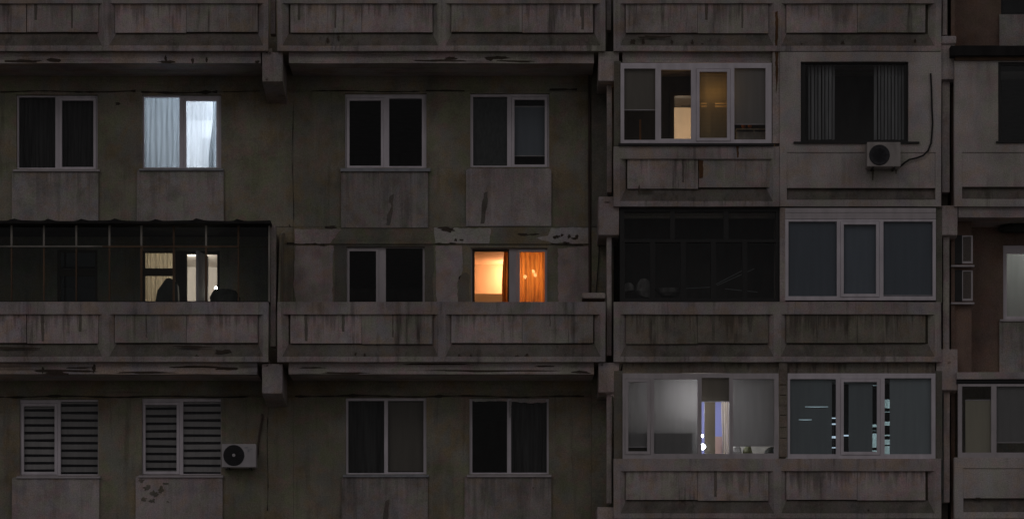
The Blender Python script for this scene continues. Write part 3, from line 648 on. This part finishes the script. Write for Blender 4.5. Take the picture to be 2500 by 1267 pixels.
# ------------------------------------------------------------------ rooms with a light on
def room(px0, px1, t, b, depth, wm, fm=None, d0=W + .262, hang=None):
    m = MB(); x0, x1, z0, z1, y1 = X(px0, d0), X(px1, d0), Z(b, d0), Z(t, d0), d0 + depth
    m.v += [(x0, d0, z0), (x1, d0, z0), (x1, y1, z0), (x0, y1, z0), (x0, d0, z1), (x1, d0, z1), (x1, y1, z1), (x0, y1, z1)]
    m.face((3, 2, 6, 7)); m.face((0, 3, 7, 4)); m.face((1, 2, 6, 5)); m.face((4, 5, 6, 7)); m.cur = 1; m.face((0, 1, 2, 3))
    return m.build('room_lining', [wm, fm or M['floor']], BLD)
def curtain(name, label, a, b, t, bt, d, m_, amp=.02, waves=10, seed=0, cat='curtain', group=None, lean=0, edge=None):
    rd = random.Random(seed); q = MB(); n = int(waves * 8); ph = [rd.uniform(0, 6) for _ in range(4)]; rows_ = 8
    for r in range(rows_ + 1):
        v = r / rows_
        for k in range(n + 1):
            u = k / n
            e = edge(v) if edge else 0
            px = a + (b - a) * u + e * (1 - u)
            y = d + amp * (math.sin(2 * math.pi * waves * u + ph[0] + .6 * math.sin(9 * u + ph[1])) + .5 * math.sin(2 * math.pi * waves * .43 * u + ph[2])) * (.6 + .4 * v)
            q.vert((X(px, d) + .01 * math.sin(7 * v + 20 * u + ph[3]), y, Z(t + (bt - t) * v, d)))
    for r in range(rows_):
        for k in range(n):
            i = r * (n + 1) + k; q.face((i, i + 1, i + n + 2, i + n + 1))
    return tag(q.build(name, m_, None, smooth=True, loc=(X((a + b) / 2, d), d, Z(t, d))), label, cat, group)
def lamp(name, label, px, py, d, r, em, watts, color, cord=0, size=.1):
    o = thing(name, label, 'lamp', (X(px, d), d, Z(py, d)))
    q = MB(); q.lathe((X(px, d), d, Z(py, d)), [(.01, -r), (r * .7, -r * .7), (r, 0), (r * .7, r * .7), (.015, r)], 20, 'z'); q.build('lamp_globe', em, o, smooth=True)
    if cord:
        q = MB(); q.tube([(X(px, d), d, Z(py, d) + r), (X(px, d), d, Z(py, d) + r + cord)], .008); q.build('cord', M['black'], o)
    if watts: lamp_light('lamp_light', o, (X(px, d), d - .0, Z(py, d) - r - .08), watts, color, size)
    return o

# bluish white room
room(255, 640, 180, 545, 3.6, M['int'])
lamp('pendant_lamp', 'white globe lamp hanging in the bluish white lit room', 600, 230, 3.2, .12, glow('cool_bulb', (.86, .93, 1), 6), 300, (.76, .86, 1.0), .2)
curtain('net_curtain', 'grey net curtain in the left pane of the bluish white window', 344, 448, 228, 418, W + .34, M['greyc'], .007, 8, 1)
curtain('net_curtain', 'sheer white net curtain in the right pane of the bluish white window', 446, 522, 228, 418, W + .37, M['sheer'], .004, 7, 2)
curtain('net_curtain', 'narrow grey curtain edge beside the right jamb of the bluish white window', 518, 546, 228, 418, W + .33, M['greyc'], .02, 3, 3, edge=lambda v: 6 * math.sin(5 * v + .6) - 3)
q = MB(); q.box(493, 525, 338, 470, 2.6, 3.1); wr = tag(q.build('white_cupboard', M['int'], loc=(X(505, 2.6), 2.6, Z(470, 2.6))), 'white cupboard standing behind the sheer curtain of the bluish white window', 'cupboard')

# orange room
room(1040, 1420, 575, 905, 3.4, M['warmint'], M['floor'])
curtain('orange_curtain', 'orange curtain closed across the right pane of the orange window', 1258, 1340, 598, 790, W + .34, M['orange'], .025, 7, 5)
curtain('orange_curtain', 'orange curtain, coloured darker as if unlit, gathered at the right of the open orange window', 1226, 1252, 598, 790, W + .32, M['dkorange'], .02, 4, 6, edge=lambda v: 4 - 5 * math.sin(1.6 * v))  # curtain given a darker brown orange colour to look unlit
ch = thing('chandelier', 'small chandelier with three bare bulbs behind the closed orange curtain', 'lamp', (X(1290, 2.0), 2.0, Z(640, 2.0)))
q = MB(); c0 = Vector((X(1293, 1.9), 1.9, Z(655, 1.9)))
pts = [(1282, 676), (1302, 663), (1307, 672)]
q.tube([c0, c0 + Vector((0, 0, .5))], .008)
for px, py in pts: q.tube([c0, Vector((X(px, 1.9), 1.9, Z(py, 1.9) - .03))], .007)
q.build('arms', M['wood'], ch)
for px, py in pts:
    q = MB(); q.lathe((X(px, 1.9), 1.9, Z(py, 1.9)), [(.008, -.035), (.026, -.02), (.032, 0), (.02, .03), (.008, .04)], 14, 'z'); q.build('bulb', glow('warm_bulb', (1, .62, .25), 45), ch, smooth=True)
lamp_light('chandelier_light', ch, (X(1292, 1.95), 1.95, Z(690, 1.9)), 6, (1, .52, .17))
wl_ = lamp('wall_lamp', 'warm lamp on the rear wall of the orange room beside the curtain', 1240, 652, 4.5, .06, glow('warm_globe', (1, .72, .38), 6), 22, (1, .42, .19), 0, .1)
q = MB(); q.wbox(X(1100, 3.9), X(1260, 3.9), 4.45, 4.78, Z(905, W), Z(717, 4.45)); q.build('white_sideboard', M['int'], loc=(X(1190, 3.6), 4.45, Z(905, W)))
tag(bpy.data.objects['white_sideboard'], 'pale sideboard along the rear wall seen low in the orange window', 'sideboard')

# room behind the makeshift glazing
room(330, 545, 585, 872, 3.2, M['int'])
curtain('cream_curtain', 'cream curtain behind the wooden window of the makeshift balcony', 343, 430, 606, 790, W + .36, M['cream'], .02, 9, 8)
lamp('pendant_lamp', 'globe lamp glaring at the edge of the open balcony door', 527, 704, W + .5, .03, glow('door_bulb', (1, .95, .82), 22), 1.2, (1, .93, .8))
lamp('ceiling_lamp', 'plain ceiling lamp in the room behind the makeshift glazing', 470, 600, 3.0, .1, glow('ceiling_globe', (1, .92, .78), 3), 55, (1, .90, .76), 0)
bg = MB(); bg.prism([(X(x, .6), Z(y, .6)) for x, y in ((380, 770), (381, 735), (385, 709), (392, 698), (399, 688), (405, 681), (412, 680), (419, 682), (426, 688), (432, 694), (438, 770))], .6, .9)
tag(bg.build('draped_sack', M['bag'], loc=(X(405, .7), .7, Z(766, .7)), jit=.03, cut=.15), 'dark draped heap standing against the lit curtain on the makeshift balcony', 'heap')
bg = MB(); bg.lathe((X(550, .6), .6, Z(760, .6)), [(.22, 0), (.27, .1), (.27, .26), (.2, .36), (.08, .4), (.02, .4)], 20, 'z')
tag(bg.build('bin_bag', M['bag'], loc=(X(550, .6), .6, Z(760, .6)), jit=.05, cut=.12), 'rounded black bag on the makeshift balcony right of the open door', 'bag')
for nm, lb, a, b, t, bt, mm in (('floor_stand', 'stand', 128, 140, 600, 760, 'black'),):
    pass

# bay C middle floor: doorway with warm light
room(1600, 1760, 153, 480, 2.4, M['warmint'], d0=W + .29)
lamp('pendant_lamp', 'warm lamp in the room behind the lit doorway of the four pane balcony', 1606, 285, 2.0, .03, glow('hall_bulb', (1, .75, .45), 3), 48, (1, .80, .60))
q = MB(); q.pholes(1636, 1700, 226, 480, [(1646, 1689, 234, 470)], W + .07, W + .12); q.build('door_frame', M['wood'], BLD)
q = MB(); q.box(1663, 1690, 259, 261, W + .6, W + .62); q.build('curtain_cable', M['black'], loc=(X(1676, W + .7), W + .6, Z(298, W + .7))); tag(bpy.data.objects['curtain_cable'], 'dark rod crossing the warm lit doorway at mid height', 'rod')
# blinds
def blind(label, a, b, t, bt, d, mk, bar=True, holes=(), name='roller_blind', th=.003):
    o = thing(name, label, 'blind', (X((a + b) / 2, d), d, Z(t, d)))
    q = MB(); q.pholes(a, b, t, bt, list(holes), d, d + th); q.build('blind_cloth', M[mk], o)
    q = MB(); q.tube([(X(a, d), d + .03, Z(t, d) + .01), (X(b, d), d + .03, Z(t, d) + .01)], .018, 10); q.build('roller_tube', M['pvcO'], o)
    if bar: q = MB(); q.box(a, b, bt - 1.5, bt + 1, d - .004, d + .007); q.build('bottom_bar', M['pvcO'], o)
    return o
BD = .11
blind('grey blind lowered two thirds in the leftmost pane of the four pane balcony', 1520, 1603, 164, 269, BD, 'blindT')
blind('grey green blind ending above the low shelf in the four pane balcony', 1790, 1873, 164, 304, BD, 'blind')
blind('blue grey blind in the left pane of the three part glazing', 1921, 2046, 537, 726, BD, 'blindB')
blind('blue grey blind in the narrow middle sash of the three part glazing', 2056, 2142, 544, 720, BD, 'blindB')
blind('blue grey blind in the right pane of the three part glazing', 2154, 2280, 537, 721, BD, 'blindB')
blind('grey blind in the narrow sash beside the brightly lit blind', 1530, 1584, 928, 1091, BD, 'blind')
blind('grey blind lit through from behind beside the bright lamp', 1593, 1705, 921, 1112, BD, 'blind', False)
blind('grey blind ending above a lit strip of clutter at the pale bundle', 1786, 1892, 921, 1088, BD, 'blind')
blind('short grey blind above the bright lamp gap', 1708, 1784, 918, 980, BD, 'blindT')
sl = [(1965, 2022, 992, 993.6), (1950, 1982, 1023.5, 1025.2)]
blind('greenish blind in the left pane of the glazing with bluish slits', 1925, 2031, 921, 1112, BD, 'blindG', False, sl)
blind('greenish blind in the middle sash of the glazing with bluish slits', 2072, 2130, 928, 1106, BD, 'blindG', False)
blind('greenish blind in the right pane of the glazing with bluish slits', 2172, 2278, 919, 1112, BD, 'blindG', False)
blind('half width pale yellowish blind hanging low at the block end', 2357, 2420, 978, 1106, BD, 'blindY', False)
blind('grey blind with a dark gap below at the block end', 2429, 2534, 940, 1080, BD, 'blind')
blind('brownish blind in the right pane of the lowest window beside the joint', 943, 1038, 974, 1150, W + .2, 'blindT', False)
blind('pale lit blind in the window of the brown wall', 2452, 2545, 612, 776, W + .2, 'blind', False)
blind('insect screen lowered in the left pane under the stained slab', 1152, 1241, 233, 407, W + .16, 'screen', False, name='insect_screen')
blind('bluish blind with a dark gap below in the right pane under the stained slab', 1252, 1333, 262, 381, W + .2, 'blindB')
# slatted blind, warm
v = thing('slatted_blind', 'warm brown slatted blind with bright glints in the third pane', 'blind', (X(1741, BD), BD, Z(172, BD)))
for t, b, gap in ((172, 341, 0),):
    q = MB(); y = t
    while y < b:
        a = 1704
        hole = 250 < y < 262
        segs = [(1704, 1711), (1725, 1746), (1776, 1779)] if (251 < y < 254.5) or (257 < y < 260.5) else [(1704, 1779)]
        for s0, s1 in segs: q.xprism([(BD, Z(y + 3.6, BD)), (BD + .004, Z(y + 3.6, BD)), (BD + .022, Z(y + .2, BD)), (BD + .018, Z(y + .2, BD))], X(s0, BD), X(s1, BD))
        y += 3.3
    q.build('slats', M['blindW'], v)
q = MB(); q.box(1703, 1780, 170, 174, BD, BD + .04); q.build('head_rail', M['pvcO'], v)
tl = thing('glow_strip', 'pair of short warm glowing tubes added for glints in the slatted blind', 'lamp', (X(1745, .7), .7, Z(255, .7)))  # glowing tubes put in for the bright glints between the slats
for a, b, y in ((1708, 1728, 254), (1744, 1778, 252)):
    q = MB(); q.tube([(X(a, .7), .7, Z(y, .7)), (X(b, .7), .7, Z(y, .7))], .022); q.build('tube', glow('glint_glow_warm', (1, .66, .28), .65), tl)
lamp_light('blind_glow_light', tl, (X(1742, .38), .38, Z(235, .38)), 2.8, (1, .64, .25))  # light added close behind the slats to make the blind glow
q = MB(); q.box(1701, 1783, 172, 476, .62, 1.0); tag(q.build('blocker_cabinet', M['floor'], loc=(X(1742, .62), .62, Z(476, .62))), 'added cabinet-shaped light blocker right behind the warm slatted blind', 'cabinet')  # box added to keep the light behind the blind off the back wall
# zebra blinds
def zebra(label, a, b, t, bt, d, seed):
    o = thing('zebra_blind', label, 'blind', (X((a + b) / 2, d), d, Z(t, d)), 'striped zebra blinds')
    q = MB(); y = t; rd = random.Random(seed); k = 0
    A, B = X(a, d), X(b, d)
    while y < bt:
        h = 11.8 if k % 2 == 0 else 6.6
        q.cur = k % 2; y2 = min(bt, y + h); sk = rd.uniform(-.004, .004)
        i = len(q.v); yy = d + (.004 if k % 2 else 0)
        q.v += [(A, yy, Z(y2, d) + sk), (B, yy, Z(y2, d) - sk), (B, yy, Z(y, d) - sk), (A, yy, Z(y, d) + sk)]; q.face((i, i + 1, i + 2, i + 3)); y = y2; k += 1
    q.build('blind_cloth', [M['zebra'], M['zebraD']], o)
    q = MB(); q.tube([(A, d + .02, Z(t, d)), (B, d + .02, Z(t, d))], .02); q.build('roller_tube', M['pvcO'], o)
zebra('striped blind in the left sash of the outermost lower window', 54, 136, 986, 1156, W + .15, 1)
zebra('striped blind in the wide right pane of the outermost lower window', 145, 243, 974, 1161, W + .15, 2)
zebra('striped blind in the left sash of the window beside the fan unit', 351, 435, 982, 1156, W + .15, 3)
zebra('striped blind in the wide pane right next to the fan unit', 444, 543, 974, 1160, W + .15, 4)
# curtains in unlit windows
curtain('dark_curtain', 'dark net curtain in the left pane of the outermost upper window', 42, 140, 232, 416, W + .3, M['dkcur'], .02, 8, 21)
curtain('dark_curtain', 'dark net curtain in the right pane of the outermost upper window', 146, 234, 232, 416, W + .3, M['dkcur'], .02, 7, 22)
curtain('dark_curtain', 'bluish dark curtain in the right pane of the window with the paper strip', 1246, 1338, 974, 1158, W + .3, M['dkcur'], .025, 6, 23)
curtain('dark_curtain', 'dark curtain in the left pane beside the brownish blind', 848, 942, 974, 1158, W + .4, M['dkcur'], .03, 3, 24)
for lb, a, b, n, sd in (('stack of grey slats at the left of the square plastered opening', 1972, 2040, 8, 1), ('stack of grey slats at the right of the square plastered opening', 2134, 2210, 9, 2)):
    o = thing('vertical_blind', lb, 'blind', (X((a + b) / 2, .22), .22, Z(160, .22)), 'gathered vertical blinds')
    rd = random.Random(sd)
    for k in range(n):
        x = a + (b - a) * (k + .5) / n; w_ = rd.uniform(2.3, 3.9); dd = rd.uniform(.0, .05)
        q = MB(); q.zprism([(X(x - w_, .22), .22 + dd), (X(x + w_ * .8, .22), .20 + dd), (X(x + w_ * .8, .22), .204 + dd), (X(x - w_, .22), .224 + dd)], Z(341, .22), Z(160, .22)); q.build('slat', M['strcur'], o)
    q = MB(); q.box(a - 2, b + 2, 156, 160, .2, .26); q.build('head_rail', M['pvcO'], o)
q = MB(); q.pholes(1953, 2220, 149, 349, [(1966, 2208, 158, 342)], .07, .11); wo = q.build('window', M['dkframe'], BLD, label='black framed window with gathered grey slat blinds')
q = MB(); y = .09; q.v += [(X(1965, y), y, Z(343, y)), (X(2209, y), y, Z(343, y)), (X(2209, y), y, Z(157, y)), (X(1965, y), y, Z(157, y))]; q.face((0, 1, 2, 3)); q.build('pane', M['glass'], wo)

# clutter in the four pane balcony
q = MB(); q.box(1798, 1885, 322, 345, .5, .8); q.box(1798, 1885, 314, 317, .45, .8); q.box(1840, 1842, 317, 345, .45, .8)
tag(q.build('low_shelf', M['pale'], loc=(X(1840, .5), .5, Z(345, .5))), 'low shelf showing under the blind in the rightmost pane of the four pane balcony', 'shelf')
for i, (px, lb) in enumerate(((1815, 'small reddish pot on the low shelf, nearer the frame post'), (1831, 'small orange pot on the low shelf, the brighter one'))):
    q = MB(); q.lathe((X(px, .55), .55, Z(313.5, .55)), [(.02, 0), (.035, .02), (.04, .05), (.03, .06)], 14, 'z'); tag(q.build('small_pot', plain('pot_orange_%d' % i, (.35, .12, .05)), loc=(X(px, .55), .55, Z(313.5, .55))), lb, 'pot')
q = MB(); q.box(1561, 1565.5, 292, 345, .6, .63); tag(q.build('orange_towel', cloth('towel', (.40, .19, .08), .3), loc=(X(1563, .6), .6, Z(345, .6))), 'thin orange cloth hanging low in the leftmost pane of the four pane balcony', 'cloth')
# clutter behind the black framed glazing
def crumple(name, label, cat, px, py, d, w, h, m_, seed):
    q = MB(); rd = random.Random(seed); rr = w / S / 2; hh = h / S
    q.lathe((X(px, d), d, Z(py, d)), [(rr * .8, 0), (rr, hh * .3), (rr * .85, hh * .65), (rr * .45, hh * .92), (.01, hh)], 12, 'z')
    o = q.build(name, m_, None, loc=(X(px, d), d, Z(py, d)), jit=.07, cut=.08); return tag(o, label, cat)
crumple('plastic_bag', 'larger crumpled pale bag behind the black framed glazing', 'bag', 1572, 724, .4, 46, 46, M['paled'], 1)
crumple('plastic_bag', 'small pale bundle in the lower corner of the black framed glazing', 'bag', 1534, 712, .35, 28, 24, M['paled'], 2)
q = MB(); q.lathe((X(1632, .45), .45, Z(724, .45)), [(.12, 0), (.2, .06), (.24, .13), (.235, .13), (.18, .06), (.1, .02)], 24, 'z')
tag(q.build('wash_basin', M['paled'], loc=(X(1632, .45), .45, Z(724, .45))), 'shallow pale basin behind the black framed glazing', 'basin')
for i, (a, b, lb) in enumerate((((1748, 694), (1812, 660), 'upper thin rod leaning steeply behind the black framed glazing'), ((1750, 697), (1842, 655), 'longer thin rod leaning across two panes of the black framed glazing'), ((1675, 704), (1735, 700), 'thin rod lying nearly level behind the black framed glazing'), ((1770, 705), (1850, 712), 'lowest thin rod lying on junk behind the black framed glazing'))):
    q = MB(); dd = .4 + i * .03; q.tube([(X(a[0], dd), dd, Z(a[1], dd)), (X(b[0], dd), dd + .05, Z(b[1], dd))], .006); tag(q.build('thin_rod', M['rodm'], loc=(X(a[0], dd), dd, Z(a[1], dd))), lb, 'rod')
q = MB(); q.box(1515, 1903, 520, 532, .5, .6); q.build('ceiling_batten', M['soffit'], e2)
q = MB(); q.wbox(X(1502), X(1902), .2, W + .09, Z(736.5), Z(738)); q.build('floor_shade_lining', M['dkint'], e2)

crumple('hung_bundle', 'dark olive bundle hung under the slab over the pale lit blind', 'bundle', 2478, 566, .95, 84, 30, M['bag'], 11)
for x, h in ((2130, 30), (2187, 14)):
    q = MB(); q.patch([(x - 3, 411), (x + 4, 411), (x + 2, 411 + h), (x - 1, 411 + h)], .02, .002, 1, 2); q.build('rust_stain', M['drip'], BLD)
# lit room with the bright lamp (bay C, bottom)
room(1612, 1812, 930, 1250, 3.0, M['blueint'], d0=W + .29)
rl = lamp('pendant_lamp', 'cool lamp in the blue walled room behind the bright lamp gap', 1690, 985, 2.6, .1, glow('cool_globe', (.9, .93, 1), 4), 34, (.95, .95, 1.0))
lamp('glaring_lamp', 'glaring bluish white lamp low in the door gap', 1716, 1090, W - .2, .05, glow('glare_bulb', (.85, .95, 1), 40), .35, (.85, .93, 1), 0)
lamp('glaring_lamp', 'smaller white lamp just above the glaring bluish lamp', 1715, 1064, W - .15, .022, glow('glare_small', (1, .95, .9), 22), 0, (1, 1, 1), 0)
q = MB(); q.box(1720, 1746, 975, 1240, W + .12, W + .17); q.build('door_stile', M['wood'], BLD)
curtain('cream_curtain', 'cream curtain hanging in the doorway beside the blue wall', 1762, 1786, 975, 1180, W + .6, M['cream'], .02, 4, 31)
q = MB(); q.box(1735, 1764, 1065, 1240, 2.4, 2.8); tag(q.build('peach_cupboard', plain('peach_paint', (.66, .45, .32), .6), loc=(X(1750, 2.4), 2.4, Z(1240, 2.4))), 'peach coloured cupboard front low in the lit doorway', 'cupboard')
lamp('balcony_lamp', 'lamp behind the lit grey blind beside the bright gap', 1694, 968, .62, .03, glow('balcony_globe', (1, .98, .92), 3), 27, (1, .99, .98), 0, .03)
q = MB(); q.box(1524, 1692, 1044, 1240, .2, .5); tag(q.build('low_cupboard', M['wood'], loc=(X(1640, .3), .2, Z(1240, .3))), 'low cupboard whose edge darkens the foot of the lit grey blind', 'cupboard')
crumple('olive_bundle', 'olive green bundle on the sill under the grey blind', 'bundle', 1825, 1112, .3, 26, 28, plain('olive', (.16, .17, .08)), 5)
crumple('white_bundle', 'pale folded pile on the sill next to the frame post and the olive bundle', 'bundle', 1798, 1112, .3, 24, 26, M['pale'], 6)
crumple('dark_bundle', 'dark bundle on the sill under the far corner of the grey blind', 'bundle', 1880, 1112, .3, 34, 24, M['bag'], 7)
# lit room behind the slits
room(1990, 2200, 925, 1250, 2.2, M['int'], d0=W + .29)
lamp('pendant_lamp', 'cool lamp in the kitchen behind the bluish slits', 2096, 990, 2.3, .1, glow('kitchen_globe', (.75, .95, 1), 3), 26, (.62, .92, 1.0))
q = MB()
for a, b in ((2026, 2044), (2056, 2128), (2144, 2159)): q.box(a, b, 938, 1242, W + .06, W + .1)
for y, h in ((941, 94), (1042, 8), (1051, 6), (1092, 6)): q.box(2127, 2145, y, y + h, W + .055, W + .1)
for y, h in ((938, 36), (996, 8), (1006, 12), (1018, 10), (1038, 22), (1064, 8), (1085, 3)): q.box(2158, 2176, y, y + h, W + .055, W + .1)
q.build('slatted_door', M['dim'], BLD)
tl2 = thing('glow_strip', 'bluish white glowing strips added for the light streaks at the greenish blind', 'lamp', (X(2000, .4), .4, Z(1000, .4)))  # glowing shapes put in for the bright streaks and lit gaps
for a, b, y in ((1960, 2026, 992.6), (1946, 1986, 1024.2)):
    q = MB(); q.tube([(X(a, .3), .3, Z(y, .3)), (X(b * .5 + a * .5, .3), .3, Z(y - .6, .3)), (X(b, .3), .3, Z(y, .3))], [.002, .013, .002]); q.build('tube', glow('streak_glow_cool', (.7, .93, 1), .42), tl2)  # tapered glowing strip added for a bright streak
for a, b, y, h in ((2031, 2041, 1064, 5), (2060, 2072, 1061, 3), (2031, 2041, 1019, 2), (2032, 2041, 1033, 3), (2031, 2041, 1091, 2)):
    q = MB(); q.box(a - 1, b + 1, y, y + h, .3, .33); q.build('tube', glow('streak_glow_white', (.66, .84, 1), .7), tl2)  # glowing box added for a lit gap
lamp_light('slit_light', tl2, (X(2050, .6), .6, Z(1040, .6)), .5, (.6, .85, 1))
for px, t, b, lb in ((2034, 1040, 1108, 'fine bead chain at the edge of the left greenish blind'), (2072, 1045, 1096, 'fine bead chain at the edge of the middle greenish blind')):
    q = MB(); y = t
    while y < b: q.lathe((X(px, .09), .09, Z(y, .09)), [(.002, -.006), (.006, 0), (.002, .006)], 8, 'z'); y += 3.2
    tag(q.build('bead_chain', M['pvc'], loc=(X(px, .09), .09, Z(t, .09))), lb, 'chain')
# light behind the blind in the brown wall and behind the pale half blind
room(2400, 2700, 560, 880, 2.4, M['int'])
lamp('ceiling_lamp', 'ceiling lamp behind the pale lit blind of the brown wall', 2500, 590, 2.2, .08, glow('dim_globe', (.95, 1, .9), 1.5), 52, (.92, 1, .90))

# ------------------------------------------------------------------ air conditioners, pipes, cables
def ac(label, a, b, t, bt, d, fan, dark):
    o = thing('air_conditioner', label, 'air conditioner', (X((a + b) / 2, d), d, Z(bt, d)))
    q = MB(); q.box(a, b, t, bt, d, d + .28); q.build('casing', M['acold'] if dark else M['ac'], o, bev=.015)
    cx, cy, r = fan; c = (X(cx, d), d - .012, Z(cy, d)); rr = r / S
    q = MB(); q.lathe((c[0], d + .002, c[2]), [(rr, 0), (rr, -.012), (rr * .95, -.016), (.01, -.008)], 40); q.build('fan_opening', M['acdark'], o)
    q = MB()
    for k in range(1, 7 if not dark else 5):
        r2 = rr * k / 6.5; q.tube([(c[0] + r2 * math.cos(u * math.pi / 16), d - .022, c[2] + r2 * math.sin(u * math.pi / 16)) for u in range(33)], .0035, 5)
    for k in range(8): q.tube([(c[0], d - .024, c[2]), (c[0] + rr * .97 * math.cos(k * math.pi / 4), d - .02, c[2] + rr * .97 * math.sin(k * math.pi / 4))], .003, 5)
    q.build('fan_guard', M['acdark'] if dark else M['dkframe'], o)
    if not dark: q = MB(); q.lathe((c[0], d - .02, c[2]), [(.03, 0), (.03, -.012), (.01, -.016)], 16); q.build('fan_hub', M['ac'], o)
    for x in (a + (b - a) * .18, a + (b - a) * .82):
        q = MB(); q.box(x - 2, x + 2, bt, bt + 4, d + .02, d + .45); q.box(x - 2, x + 2, bt, bt + 26, d + .34, d + .37); q.build('wall_bracket', M['dkframe'], o)
    return o
a1 = ac('white outdoor fan unit with a round dark grille beside the striped blinds', 541, 625, 1083, 1140, W - .33, (571, 1111, 26), False)
q = MB(); dd = W - .335
for px, py, w_, h_ in ((601, 1092, 14, 4), (607, 1099, 8, 9), (613, 1096, 5, 5)): q.flake(px, py, w_, h_, dd, int(px), .4, .003)
q.build('worn_mark', M['sill'], a1)
a2 = ac('pale outdoor fan unit with a black fan hung under the square opening', 2117, 2199, 347, 407, -.31, (2147, 379, 25), True)
q = MB(); q.tube([(X(x, W - .04), W - .04, Z(y, W - .04)) for x, y in ((640, 1010), (641, 1018), (637, 1040), (633, 1062), (631, 1082), (630, 1105), (627, 1118))], .018); tag(q.build('refrigerant_pipe', M['pipe'], loc=(X(640, W), W - .04, Z(1118, W))), 'brown insulated pipe running down the wall to the white fan unit', 'pipe')
q = MB(); q.tube([(X(x, -.03), -.03, Z(y, -.03)) for x, y in ((2272, 180), (2274, 215), (2275, 260), (2277, 300), (2275, 330), (2273, 350), (2266, 368), (2254, 380), (2238, 386), (2220, 390), (2208, 398), (2200, 405), (2192, 409))], .016); tag(q.build('black_cable', M['black'], loc=(X(2272), -.03, Z(400))), 'black cable curving down the white plaster to the pale fan unit', 'cable')
q = MB(); q.tube([(X(x, W - .07), W - .07, Z(y, W - .07)) for x, y in ((1438, 168), (1439, 300), (1438, 420), (1439, 560), (1440, 720))], .022); tag(q.build('drainpipe', M['pipe'], loc=(X(1439, W), W - .07, Z(720, W))), 'thin brown drainpipe down the wall beside the darker strip', 'pipe')
q = MB(); q.tube([(X(x, W - .14), W - .14, Z(y, W - .14)) for x, y in ((1463, 600), (1461, 640), (1458, 680), (1455, 715))], .008); tag(q.build('thin_cable', M['black'], loc=(X(1460, W), W - .14, Z(715, W))), 'thin slack black cable beside the brown drainpipe', 'cable')
